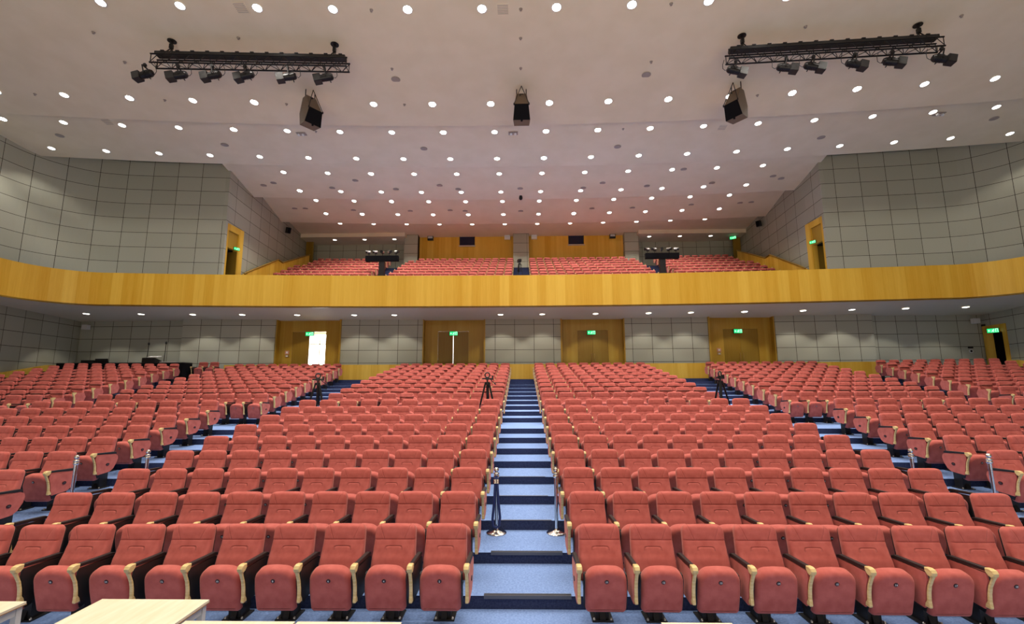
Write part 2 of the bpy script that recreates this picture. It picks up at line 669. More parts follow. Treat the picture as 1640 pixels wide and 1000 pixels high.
# ------------------------------------------------------------------ setting: lower walls
WL = [(-23.0, -6), (-23.0, 14), (-23.25, 17.5), (-23.68, 20.5), (-24.2, 22.9), (-24.75, 25.4)]
wl_full = [(-24.75, 25.4), (-24.2, 22.9), (-23.68, 20.5), (-23.25, 17.5), (-23.0, 14), (-23.0, -6)]
struct(wall_path('wall_left', [(p[0], p[1]) for p in reversed(wl_full)], -0.3, 6.6, M['panel_lo'], 0.2, u0=0.3))


def back_y(x):
    return 25.75 - x * x / 480.0


SUR = [(-13.66, -10.05), (-5.52, -2.05), (2.17, 5.69), (10.2, 13.74)]
DOOR = [(-12.875, -10.986), (-4.72, -3.0), (3.113, 4.814), (11.085, 12.968)]
Z19 = ZK[19]
ZB = 5.95      # lower ceiling at the back wall
segs = [(-18.65, SUR[0][0]), (SUR[0][1], SUR[1][0]), (SUR[1][1], SUR[2][0]), (SUR[2][1], SUR[3][0]), (SUR[3][1], 18.7)]
names = ['wall_back', 'wall_back_inner_left', 'wall_back_centre', 'wall_back_inner_right', 'wall_back_right']
for nm, (a, b) in zip(names, segs):
    pts = [(a + (b - a) * i / 6, back_y(a + (b - a) * i / 6)) for i in range(7)]
    o = wall_path(nm, pts, Z19 - 0.05, ZB + 0.1, M['panel_lo'], 0.45, u0=a + 0.4)
    struct(o)
struct(wall_path('wall_back_recess_left', [(-24.95, 25.45), (-18.6, 25.45)], Z19 - 0.05, ZB + 0.2, M['panel_lo'], 0.2, u0=0.15))
struct(wall_path('wall_back_recess_right', [(18.65, 25.45), (24.95, 25.45)], Z19 - 0.05, ZB + 0.2, M['panel_lo'], 0.2, u0=0.55))

# right lower wall with its doorway (Y 23.95 - 25.4)
wr = [(24.48, 23.9), (24.2, 22.9), (23.68, 20.5), (23.25, 17.5), (23.0, 14), (23.0, -6)]
struct(wall_path('wall_right', wr, -0.3, 6.6, M['panel_lo'], 0.2, u0=0.5))
struct(wall_path('wall_right_head', [(24.8, 25.45), (24.48, 23.9)], 5.32, 6.6, M['panel_lo'], 0.2, u0=0.5))


def wall_box(name, x0, x1, y0, y1, z0, z1, mat):
    return struct(uv_boxes(name, [(x0, x1, y0, y1, z0, z1)], mat))


# right side doorway: wooden surround, passage coloured dark for its shade, open leaf
dr = struct(empty('door_5', (24.64, 24.66, Z19), R(-10.5)))
f = uv_boxes('frame', [(-0.05, 0.3, -0.76, -0.52, 0, 2.70), (-0.05, 0.3, 0.58, 0.74, 0, 2.70), (-0.05, 0.3, -0.52, 0.58, 2.32, 2.70)], M['wood'], dr)
lf = uv_boxes('leaf', [(-0.02, 0.03, -0.5, 0.55, 0.0, 2.3)], M['wood_frame'], dr)
lf.location = (0.28, 0.56, 0.0)
lf.rotation_euler = (0, 0, R(-34))
lf.location = (0.42, 1.1, 0.0)
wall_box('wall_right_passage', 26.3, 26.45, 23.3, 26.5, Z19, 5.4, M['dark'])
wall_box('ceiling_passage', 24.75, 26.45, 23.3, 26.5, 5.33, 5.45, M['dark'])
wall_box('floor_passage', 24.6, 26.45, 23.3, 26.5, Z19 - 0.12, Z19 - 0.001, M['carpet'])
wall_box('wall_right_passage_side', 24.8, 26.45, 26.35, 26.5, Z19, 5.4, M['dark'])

# door surrounds and doors in the back wall
for i, ((sa, sb), (da, db)) in enumerate(zip(SUR, DOOR)):
    xm = (da + db) / 2
    yb = back_y((sa + sb) / 2)
    yr = yb + 0.32
    hd = 2.70
    zt = Z19 + hd
    o = uv_boxes('trim_surround_%d' % (i + 1), [(sa, da, yr, yr + 0.12, Z19, ZB + 0.1), (db, sb, yr, yr + 0.12, Z19, ZB + 0.1), (da, db, yr, yr + 0.12, zt, ZB + 0.1),
                                            (sa - 0.02, sa + 0.06, yb - 0.02, yr, Z19, ZB + 0.1), (sb - 0.06, sb + 0.02, yb - 0.02, yr, Z19, ZB + 0.1)], M['wood_frame'])
    struct(o)
    d = struct(empty('door_%d' % (i + 1), (xm, yr + 0.06, Z19)))
    hw = (db - da) / 2
    for sgn in (-1, 1):
        if i == 0 and sgn == 1:
            leaf = uv_boxes('leaf', [(-hw + 0.01, 0, -0.025, 0.025, 0.01, hd - 0.01)], M['wood_door'], d)
            leaf.location = (hw - 0.02, 0.08, 0)
            leaf.rotation_euler = (0, 0, R(-96))
        else:
            gap = 0.009 if i == 1 else 0.004
            x0, x1 = (-hw + 0.005, -gap) if sgn < 0 else (gap, hw - 0.005)
            leaf = uv_boxes('leaf', [(x0, x1, -0.025, 0.025, 0.008, hd - 0.004)], M['wood_door'], d)
            hx = sgn * 0.085
            mb = MB()
            mb.tube([(hx, -0.028, 0.75), (hx, -0.075, 0.80), (hx, -0.075, 1.35), (hx, -0.028, 1.40)], 0.016)
            mb.build('handle', M['brass'], leaf)
# foyer behind the doors, with added glowing panels to brighten the openings
wall_box('floor_foyer', -16, 16, 26.4, 29.5, Z19 - 0.15, Z19 - 0.002, M['table'])
wall_box('ceiling_foyer', -16, 16, 26.35, 29.5, 5.7, 5.85, M['plaster'])
wall_box('wall_foyer', -16, 16, 29.5, 29.65, Z19, 5.8, M['plaster'])
wall_box('wall_foyer_left', -16.1, -16, 26.4, 29.6, Z19, 5.8, M['plaster'])
wall_box('wall_foyer_right', 16, 16.1, 26.4, 29.6, Z19, 5.8, M['plaster'])
wall_box('wall_foyer_divider', 0, 0.15, 26.4, 29.5, Z19, 5.7, M['plaster'])
wd = struct(empty('window_1', (-11.6, 29.45, Z19)))  # added glow panel dressed as a window, seen through the open door
mb = MB()
mb.box(-2.6, 2.6, -0.01, 0.01, 0.2, 2.9)
mb.build('pane', M['daylight'], wd)
mb = MB()
for x in (-2.6, -1.3, 0.0, 1.3, 2.6):
    mb.box(x - 0.03, x + 0.03, -0.05, -0.012, 0.17, 2.93)
mb.box(-2.63, 2.63, -0.05, -0.012, 2.28, 2.34)
mb.build('window_frame', M['white'], wd)
wd = struct(empty('window_2', (-3.9, 29.45, Z19)))  # second added glow panel, lights the slit between the door leaves
mb = MB()
mb.box(-1.6, 1.6, -0.01, 0.01, 0.2, 2.9)
mb.build('pane', M['daylight'], wd)
mb = MB()
for x in (-1.6, -0.6, 0.6, 1.6):
    mb.box(x - 0.03, x + 0.03, -0.05, -0.012, 0.17, 2.93)
mb.build('window_frame', M['white'], wd)

# wooden parapet behind the last row, and sloping side stringers
pp = [(-15.1 + 32.5 * i / 24, 24.02 - sag0(-15.1 + 32.5 * i / 24)) for i in range(25)]
struct(wall_path('wall_parapet', pp, Z19 - 0.02, Z19 + 0.77, M['wood'], 0.12))
for sd, nm in ((-1, 'left'), (1, 'right')):
    ys = [14.0, 17.5, 21.0, 23.05, 24.2]
    zt = [1.85, 2.47, 3.08, 3.44, 3.47]
    xw = [22.86, 23.1, 23.62, 24.02, 24.3]
    if sd > 0:
        ys, zt, xw = ys[:-1] + [23.85], zt, xw[:-1] + [24.28]
    pts = [(sd * (x - 0.12), y) for x, y in zip(xw, ys)]
    if sd > 0:
        pts, zz = list(reversed(pts)), list(reversed(zt))
    else:
        zz = zt
    struct(wall_path('trim_stringer_%s' % nm, pts, [z - 1.5 for z in zz], zz, M['wood'], 0.10))

# ------------------------------------------------------------------ setting: balcony
def front_half():
    p = []
    for i in range(21):
        x = 19.4 * i / 20
        p.append((x, 22.5 - x * x / 290.0))
    cy = p[-1][1] - 2.35
    for k in range(1, 9):
        a = math.pi / 2 * k / 8
        p.append((19.4 + 2.35 * math.sin(a), cy + 2.35 * math.cos(a)))
    for y in (16.0, 12.0, 6.0, 0.0, -6.0):
        p.append((21.75, y))
    return p


fh = front_half()
front = [(-x, y) for x, y in reversed(fh)] + fh[1:]
ZF0, ZF1 = 6.19, 7.72
struct(wall_path('wall_balcony_front', front, ZF0, ZF1, M['wood'], 0.14))
# thin dark strip added as the shadow line under the front
struct(wall_path('trim_balcony_shadow', [(x, y + 0.05) for x, y in front], ZF0 - 0.06, ZF0 - 0.001, M['wood_door'], 0.1))


def deck(name, zfront, zback, mat, flip, yb=25.95, xb=25.1, off=0.02):
    vs, fs = [], []
    for (x, y) in front:
        if abs(x) <= 21.2 and y > 19.9:
            q = (x * 1.18, yb if abs(x) < 21.0 else 25.9)
        else:
            q = (math.copysign(xb, x), y + (0.4 if y > 17 else 0))
        vs += [(x, y + off, zfront), (q[0], q[1], zback)]
    n = len(front)
    for i in range(n - 1):
        fs.append((2 * i, 2 * i + 1, 2 * i + 3, 2 * i + 2) if flip else (2 * i, 2 * i + 2, 2 * i + 3, 2 * i + 1))
    return struct(from_data(name, vs, fs, mat))


deck('ceiling_soffit', ZF0 - 0.0, ZB, M['soffit'], False, off=0.03)
deck('floor_balcony_walk', 6.95, 6.95, M['carpet'], True, yb=26.9, off=0.1)

BY = [26.7 + 0.95 * i for i in range(9)]
BZ = [7.57 + 0.41 * i for i in range(9)]
vs, fs = [], []
prof = [(25.75, 6.9)]
for i in range(9):
    prof += [(BY[i] - 0.85 + 0.0, BZ[i]), (BY[i] + 0.10, BZ[i])]
prof += [(35.2, 11.26), (36.6, 11.26)]
xs = [-17.6 + 35.2 * i / 24 for i in range(25)]
for (y, z) in prof:
    for x in xs:
        vs.append((x, y - sag0(x) * (0.6 if y < 35 else 0), z))
n = len(xs)
for r_ in range(len(prof) - 1):
    for i in range(n - 1):
        a = r_ * n + i
        fs.append((a, a + 1, a + n + 1, a + n))
struct(from_data('floor_balcony', vs, fs, M['riser']))

# upper walls
UF = [(-24.1, -6), (-24.1, 19.8), (-24.02, 21.0), (-23.56, 22.05), (-22.66, 22.9), (-21.55, 23.3), (-20.2, 23.5), (-18.2, 23.7), (-16.0, 23.9)]


def smooth_path(p, k0, k1):
    out = []
    for i in range(len(p)):
        out.append(p[i])
    return out


def catmull(p, sub=5):
    out = []
    for i in range(len(p) - 1):
        a, b, c, d = (Vector(p[max(i - 1, 0)]), Vector(p[i]), Vector(p[i + 1]), Vector(p[min(i + 2, len(p) - 1)]))
        for k in range(sub):
            t = k / sub
            q = 0.5 * ((2 * b) + (c - a) * t + (2 * a - 5 * b + 4 * c - d) * t * t + (3 * b - a - 3 * c + d) * t ** 3)
            out.append((q.x, q.y))
    out.append(tuple(p[-1]))
    return out


UFs = [(-24.1, -6), (-24.1, 10)] + catmull([(-24.1, 17.5)] + UF[1:], 4)
struct(wall_path('wall_left_upper', UFs, 6.9, 14.9, M['panel_up'], 0.2, u0=0.85))
struct(wall_path('wall_right_upper', mirror(UFs), 6.9, 14.9, M['panel_up'], 0.2, u0=0.55))
# side walls of the balcony, with a doorway next to the corner
US = [(-16.0, 23.9), (-16.06, 24.08), (-16.2, 25.65), (-17.2, 36.5)]
ZD = 9.9       # door opening head
ZW = 11.2      # wooden surround head


def side_wall(sd):
    nm = 'left' if sd < 0 else 'right'
    fl = (lambda p: p) if sd < 0 else mirror
    struct(wall_path('wall_%s_rear' % nm, fl([(-16.2, 25.65), (-17.2, 36.5)]), 6.9, 14.9, M['panel_up'], 0.2, u0=0.4))
    struct(wall_path('wall_%s_rear_head' % nm, fl([(-16.0, 23.9), (-16.2, 25.65)]), ZW, 14.9, M['panel_up'], 0.2, u0=0.4))
    d = struct(empty('door_%d' % (6 if sd < 0 else 7), (sd * 16.1, 24.8, 6.95), 0))
    s = sd
    x0, x1 = (-0.25, 0.04) if s < 0 else (-0.04, 0.25)
    uv_boxes('frame', [(x0, x1, -0.88, -0.5, 0, ZW - 6.95), (x0, x1, 0.42, 0.86, 0, ZW - 6.95), (x0, x1, -0.5, 0.42, 3.9, ZW - 6.95)], M['wood'], d)
    xa, xb_ = (-0.22, -0.03) if s < 0 else (0.03, 0.22)
    uv_boxes('head_panel', [(xa, xb_, -0.5, 0.42, 2.95, 3.9)], M['wood_frame'], d)
    lf_ = uv_boxes('leaf', [(-0.02, 0.02, -0.45, 0.45, 0, 2.9)], M['wood_door'], d)
    lf_.location = (s * 0.42, 0.46, 0)
    lf_.rotation_euler = (0, 0, R(80))
    # passage end and ceiling coloured dark as shade
    a, b = sorted((s * 16.4, s * 18.0))
    wall_box('wall_%s_vestibule' % nm, a, b, 25.75, 25.9, 6.95, 10.0, M['wood_door'])
    a, b = sorted((s * 17.9, s * 18.05))
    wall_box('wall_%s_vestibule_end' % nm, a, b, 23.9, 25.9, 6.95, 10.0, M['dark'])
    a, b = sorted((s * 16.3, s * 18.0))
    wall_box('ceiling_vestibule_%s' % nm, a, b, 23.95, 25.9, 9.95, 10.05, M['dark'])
    # stepped wooden balustrade beside the stair along the wall
    yz = [(25.85, 8.70), (26.25, 8.93), (29.38, 10.48), (29.94, 10.42), (33.75, 12.03), (33.75, 11.0), (29.9, 9.45), (26.3, 7.6), (25.85, 7.2)]
    mb_w = MB()
    x0, x1 = (-16.1, -15.98) if s < 0 else (15.98, 16.1)
    mb_w.prism(yz, x0, x1)
    me = mb_w.mesh('trim_balustrade_%s' % nm, M['wood'])
    ul = me.uv_layers.new(name='UVMap')
    fl_ = []
    for p in me.polygons:
        for vi in p.vertices:
            v = me.vertices[vi].co
            fl_ += [v.y, v.z]
    ul.data.foreach_set('uv', fl_)
    o = struct(link(bpy.data.objects.new('trim_balustrade_%s' % nm, me)))
    mbr = MB()
    xr = s * 15.96
    mbr.tube([(xr, 25.85, 8.74), (xr, 26.25, 8.97), (xr, 29.38, 10.52), (xr, 29.94, 10.46), (xr, 33.75, 12.07)], 0.045)
    struct(mbr.build('trim_handrail_%s' % nm, M['wood_door']))


side_wall(-1)
side_wall(1)

# rear upper wall: two timber bays between panelled piers, recesses at both ends
ZR0, ZR1 = 10.6, 14.4
struct(uv_boxes('wall_rear_left', [(-8.1, -0.55, 35.2, 35.4, ZR0, ZR1)], M['wood']))
struct(uv_boxes('wall_rear_right', [(0.55, 8.1, 35.2, 35.4, ZR0, ZR1)], M['wood']))
for k, (a, b) in enumerate(((-9.05, -7.98), (-0.61, 0.59), (7.93, 9.02))):
    struct(wall_path('wall_pier_%d' % (k + 1), [(a, 36.3), (a, 34.65), (b, 34.65), (b, 36.3)][1:3], ZR0, ZR1, M['panel_rear'], 0.9, u0=0.02))
for sd, nm in ((-1, 'left'), (1, 'right')):
    a, b = sorted((sd * 8.9, sd * 17.4))
    struct(wall_path('wall_niche_%s' % nm, [(a, 36.3), (b, 36.3)], ZR0, 14.3, M['panel_rear'], 0.2, u0=0.3))
    # dropped ceiling with its fascia
    mb = MB()
    mb.box(a, b, 34.2, 36.4, 13.58, 14.5)
    struct(mb.build('ceiling_niche_%s' % nm, M['plaster']))
    a, b = sorted((sd * 16.5, sd * 17.05))
    struct(uv_boxes('trim_niche_%s' % nm, [(a, b, 35.35, 35.5, 11.2, 13.58)], M['wood_door']))

# ------------------------------------------------------------------ setting: saw-tooth ceiling
RC = 300.0
BR = [-6.0, 18.9, 23.2, 27.6, 31.7, 35.3]


def czs(yr):
    if yr < 18.9:
        return 13.79 + 0.144 * (17.58 - yr)
    if yr < 23.2:
        return 14.06 - 0.10 * (yr - 20.23)
    if yr < 27.6:
        return 14.11 - 0.128 * (yr - 24.75)
    if yr < 31.7:
        return 14.14 - 0.19 * (yr - 28.88)
    return 14.01 - 0.10 * (yr - 32.9)


def cz(x, y):
    return czs(y + x * x / RC)


vs, fs = [], []
for pi in range(5):
    hw2 = ((24.6, 24.6), (24.6, 24.6), (15.97, 16.45), (16.4, 16.85), (16.8, 17.25))[pi]
    nx = 40
    y0, y1 = BR[pi] + (0.0001 if pi else 0), BR[pi + 1] - 0.0001
    b = len(vs)
    for yr, hw in ((y0, hw2[0]), (y1, hw2[1])):
        for i in range(nx + 1):
            x = -hw + 2 * hw * i / nx
            yy = yr - (x * x / RC if yr > -5 else 0)
            if pi == 4 and yr > 35:
                yy = 35.45
            z = czs(yr)
            vs += [(x, yy, z), (x, yy, max(z + 0.45, 14.75) if pi else z + 0.3)]
    st = 2 * (nx + 1)
    for i in range(nx):
        a = b + 2 * i
        fs.append((a, a + st, a + st + 2, a + 2))                 # underside
        fs.append((a + 1, a + 3, a + st + 3, a + st + 1))         # top
        fs.append((a, a + 2, a + 3, a + 1))                       # leading edge
        fs.append((a + st, a + st + 1, a + st + 3, a + st + 2))   # trailing edge
    fs.append((b, b + 1, b + st + 1, b + st))
    e = b + 2 * nx
    fs.append((e, e + st, e + st + 1, e + 1))
b = len(vs)
vs += [(-25, 17, 14.9), (25, 17, 14.9), (25, 37, 14.9), (-25, 37, 14.9), (-25, 17, 15.1), (25, 17, 15.1), (25, 37, 15.1), (-25, 37, 15.1)]
fs += [(b, b + 1, b + 2, b + 3), (b + 4, b + 7, b + 6, b + 5)]
struct(from_data('ceiling', vs, fs, M['plaster']))

# ------------------------------------------------------------------ words
ORD = ['first', 'second', 'third', 'fourth', 'fifth', 'sixth', 'seventh', 'eighth', 'ninth', 'tenth', 'eleventh', 'twelfth', 'thirteenth',
       'fourteenth', 'fifteenth', 'sixteenth', 'seventeenth', 'eighteenth', 'nineteenth', 'twentieth']

# ------------------------------------------------------------------ ceiling downlights
XG = [-1.2 - 2.4 * i for i in range(12)][::-1] + [1.2 + 2.4 * i for i in range(12)]
LROWS = [(13.35, 7), (17.58, 9), (20.23, 10), (22.42, 10), (24.75, 6), (26.70, 6), (28.88, 6), (30.46, 6), (32.90, 6)]
HOT = {(0, 5): 1, (0, 6): 1, (0, 4): 1, (0, 7): 1, (0, 8): 1, (0, 9): 1, (0, 2): 1, (1, 7): 1, (1, 8): 1, (1, 9): 1, (1, 10): 1, (1, 11): 1, (1, 2): 1, (1, 4): 1,
       (1, 13): 1, (1, 14): 1, (2, 0): 1, (2, 4): 1, (2, 8): 1, (2, 11): 1, (2, 12): 1, (2, 10): 1, (3, 10): 1, (4, 2): 1, (5, 0): 1, (6, 2): 1, (7, 1): 1, (7, 7): 1, (8, 9): 1}


def make_light(hot):
    root = empty('ceiling_downlight')
    mb = MB()
    mb.lathe([(0.135, 0.0), (0.165, 0.0), (0.165, -0.012), (0.15, -0.018), (0.135, -0.010), (0.135, 0.0)], 24)
    mb.build('trim_ring', M['white'], root)
    mb = MB()
    mb.lathe([(0.0, -0.006), (0.07, -0.006), (0.136, -0.006)], 20)
    mb.build('lens', M['lamp_hot'] if hot else M['lamp'], root)
    return root


proto = {0: None, 1: None}


def add_light(loc, hot, label, group, tilt=0.0, power=None, angle=100, blend=0.5, aim=(0, 0)):
    if proto[hot] is None:
        proto[hot] = make_light(hot)
        o = proto[hot]
    else:
        o = copy_tree(proto[hot])
    for c in list(o.children):
        if c.type == 'LIGHT':
            bpy.data.objects.remove(c)
    o.location = loc
    o.rotation_euler = (tilt, 0, 0)
    tag(o, label, 'ceiling light', group)
    spot('lamp_light', (loc[0], loc[1], loc[2] - 0.05), power or SPOT_POWER * (1.5 if hot else (0.95 if abs(loc[0]) < 11 else 0.42)), angle, blend, None, rot=(aim[0], aim[1], 0))
    return o


for r_i, (y0, nh) in enumerate(LROWS):
    xs = [x for x in XG if abs(x) < 2.4 * nh]
    if r_i == 0:
        xs = [x for x in XG if -13.5 < x < 13.5]
    for c_i, x in enumerate(xs):
        y = y0 - x * x / RC
        hot = 1 if HOT.get((r_i, c_i)) else 0
        if r_i in (1,) and abs(x) > 20.5:
            continue
        sl = (czs(y0 + 0.1) - czs(y0 - 0.1)) / 0.2
        add_light((x, y, cz(x, y) - 0.001), hot,
                  '%s round ceiling downlight, %s from the left in the %s ceiling row from the stage' % ('glaring' if hot else 'lit', ORD[c_i], ORD[r_i]),
                  'downlights in the stepped main ceiling', math.atan(sl))
for sd, nm in ((-1, 'left'), (1, 'right')):
    for k, x in enumerate((9.9, 12.25, 14.6)):
        add_light((sd * x, 34.9, 13.579), 0, 'small downlight in the low ceiling of the %s rear recess, %s outward from the pier' % (nm, ORD[k]),
                  'downlights in the rear recesses', power=40)
SOFX = [-22.4, -19.75, -17.2, -14.7, -11.87, -8.89, -6.77, -3.6, -1.12, 1.09, 3.91, 6.67, 8.85, 11.56, 14.45, 16.79, 19.3, 22.0]
for k, x in enumerate(SOFX):
    if k == 7:
        continue
    yf = 22.5 - x * x / 290.0
    y = 24.45 - x * x / 400.0
    fr = (y - yf) / (25.95 - yf)
    z = ZF0 + (ZB - ZF0) * fr - 0.012
    add_light((x, y, z), 1 if k == 13 else 0, 'lit downlight under the balcony, %s from the left along the soffit' % ORD[k if k < 7 else k - 1],
              'downlights under the balcony', R(-4.4), power=SOFFIT_POWER, angle=100, blend=0.3, aim=(R(9), 0))
# the rows nearer the stage lie outside the picture; their light still falls on the seats
for y0 in (9.2, 5.0, 1.0):
    for x in XG:
        if abs(x) < 14:
            spot('lamp_light', (x, y0 - x * x / RC, cz(x, y0) - 0.06), SPOT_POWER * (1.3 if abs(x) < 8 else 0.7), 104, 0.6)

# ------------------------------------------------------------------ ceiling fittings


def on_ceiling(x, y):
    return cz(x, y)


def flat_round(name, r, mat, z=-0.014):
    mb = MB()
    mb.lathe([(r, 0.0), (r, z), (r * 0.9, z * 1.3), (r * 0.25, z * 1.3), (0.0, z * 1.3)], 18)
    return mb, mat


VENT_P = [(-21.47, 19.76), (-14.33, 20.79), (-4.75, 16.19), (-4.77, 21.44), (4.79, 16.19), (4.78, 21.52), (14.29, 20.93), (21.04, 19.61), (-15.02, 25.45), (-14.31, 25.21), (-9.52, 25.16), (-11.16, 25.9), (-7.44, 26.18), (-4.77, 25.86), (-3.73, 26.3), (-0.03, 26.33), (4.78, 25.82), (3.72, 26.35), (7.44, 26.19), (9.03, 24.49), (11.13, 25.9), (14.29, 25.21), (14.87, 25.46), (-15.0, 29.17), (-14.3, 29.2), (-11.22, 29.57), (-7.45, 29.82), (-4.76, 29.83), (-3.76, 29.95), (-0.01, 30.06), (4.75, 29.83), (7.43, 29.77), (11.18, 29.4), (14.25, 29.18), (14.93, 29.09)]
first = None
for k, (x, y) in enumerate(VENT_P):
    yr = y + x * x / RC
    zone = 'foremost' if yr < 18.9 else ('second' if yr < 23.2 else ('third' if yr < 27.6 else ('fourth' if yr < 31.7 else 'rearmost')))
    same = sorted([q for q in VENT_P if [b for b in BR if b <= q[1] + q[0] ** 2 / RC][-1] == [b for b in BR if b <= yr][-1]])
    idx = same.index((x, y))
    if first is None:
        mb = MB()
        mb.lathe([(0.17, 0.0), (0.17, -0.012), (0.155, -0.016), (0.0, -0.016)], 20)
        first = mb.build('ceiling_vent', M['grille'])
        o = first
    else:
        o = first.copy()
        COL.objects.link(o)
    o.location = (x, y, cz(x, y))
    tag(o, 'round brownish vent flush in the %s ceiling band, %s of them from the left' % (zone, ORD[idx]), 'vent', 'round vents in the ceiling')

SPR_P = [(-19.07, 16.4), (-14.37, 13.8), (-14.34, 15.04), (-14.29, 16.93), (-9.65, 14.18), (-9.54, 17.33), (-9.49, 19.92), (-4.77, 13.29), (-4.75, 15.67), (-4.74, 17.51), (0.04, 14.47), (0.04, 15.77), (0.05, 13.38), (4.76, 20.12), (4.81, 15.57), (4.84, 13.29), (9.48, 17.29), (9.58, 14.19), (14.39, 13.85)]
first = None
for k, (x, y) in enumerate(SPR_P):
    if first is None:
        mb = MB()
        mb.lathe([(0.055, 0.0), (0.055, -0.012), (0.02, -0.02), (0.014, -0.055), (0.035, -0.058), (0.035, -0.063), (0.0, -0.063)], 12)
        first = mb.build('sprinkler_head', M['grille'])
        o = first
    else:
        o = first.copy()
        COL.objects.link(o)
    o.location = (x, y, cz(x, y))
    tag(o, 'tiny sprinkler head on the front ceiling, %s from the left' % ORD[k], 'sprinkler', 'sprinkler heads on the front ceiling')
PAN = [(-18.45, 18.9), (-8.92, 13.1), (-0.53, 13.38), (9.3, 20.1)]
for k, (x, y) in enumerate(PAN):
    mb = MB()
    mb.mat(1).box(-0.2, 0.2, -0.2, 0.2, -0.012, 0.001).mat(0)
    for q in range(6):
        mb.box(-0.17, 0.17, -0.16 + q * 0.06, -0.145 + q * 0.06, -0.018, -0.012)
    o = mb.build('ceiling_grille', [M['grille'], M['plaster']], None, (x, y, cz(x, y)))
    o.rotation_euler = (math.atan(-0.14), 0, 0)
    tag(o, 'faint square louvred grille in the ceiling, %s from the left' % ORD[k], 'grille', 'square ceiling grilles')
# twin adjustable lamps recessed in the ceiling
for k, q in enumerate(((-10.24, 20.07), (-0.33, 20.32), (18.35, 19.26))):
    p = Vector((q[0], q[1], 0))
    root = empty('recessed_twin_lamp', (p.x, p.y, cz(p.x, p.y) - 0.012))
    root.rotation_euler = (math.atan(-0.10), 0, 0)
    mb = MB()
    mb.box(-0.22, 0.22, -0.12, 0.12, -0.015, 0.0)
    mb.build('housing', M['grille'], root)
    for s in (-1, 1):
        mb = MB()
        mb.cyl((s * 0.1, 0, -0.014), (s * 0.1, -0.05, -0.10), 0.05, 0.06, 12)
        mb.build('lamp_head', M['white'], root)
    tag(root, 'small twin-headed emergency lamp on the ceiling, %s' % ('near the left hanging loudspeaker', 'above the centre aisle behind the middle loudspeaker', 'far to the right side')[k], 'lamp', 'twin ceiling lamps')
root = empty('dome_camera', (0.0, 27.19, cz(0, 27.19)))
mb = MB()
mb.lathe([(0.09, 0.0), (0.09, -0.05), (0.06, -0.06), (0.0, -0.06)], 16)
mb.build('mount', M['black'], root)
mb = MB()
mb.lathe([(0.10, -0.06), (0.11, -0.14), (0.09, -0.22), (0.05, -0.26), (0.0, -0.27)], 16)
mb.build('dome', M['black_metal'], root)
tag(root, 'black dome camera hanging from the ceiling above the centre aisle', 'camera')

# ------------------------------------------------------------------ auditorium seats
BACK_M = Matrix.Translation((0, -0.135, 0.40)) @ Matrix.Rotation(R(-12.5), 4, 'X') @ Matrix(((1, 0, 0, 0), (0, 0, -1, 0), (0, 1, 0, 0), (0, 0, 0, 1)))
SEAT_M = Matrix.Translation((0, -0.297, 0.212)) @ Matrix.Rotation(R(14), 4, 'X') @ Matrix(((1, 0, 0, 0), (0, 0, -1, 0), (0, 1, 0, 0), (0, 0, 0, 1)))


def panel_poly():
    return [(-0.535, 0.645), (-0.14, 0.632), (-0.085, 0.605), (-0.065, 0.55), (-0.085, 0.47), (-0.15, 0.37), (-0.22, 0.325), (-0.475, 0.305), (-0.50, 0.40), (-0.515, 0.50), (-0.545, 0.58)]


def arm_poly():
    return [(-0.545, 0.668), (-0.600, 0.668), (-0.618, 0.640), (-0.590, 0.595), (-0.558, 0.53), (-0.540, 0.46), (-0.533, 0.39), (-0.537, 0.335), (-0.530, 0.322),
            (-0.478, 0.322), (-0.478, 0.350), (-0.505, 0.385), (-0.515, 0.46), (-0.533, 0.53), (-0.562, 0.590), (-0.575, 0.620), (-0.560, 0.645)]


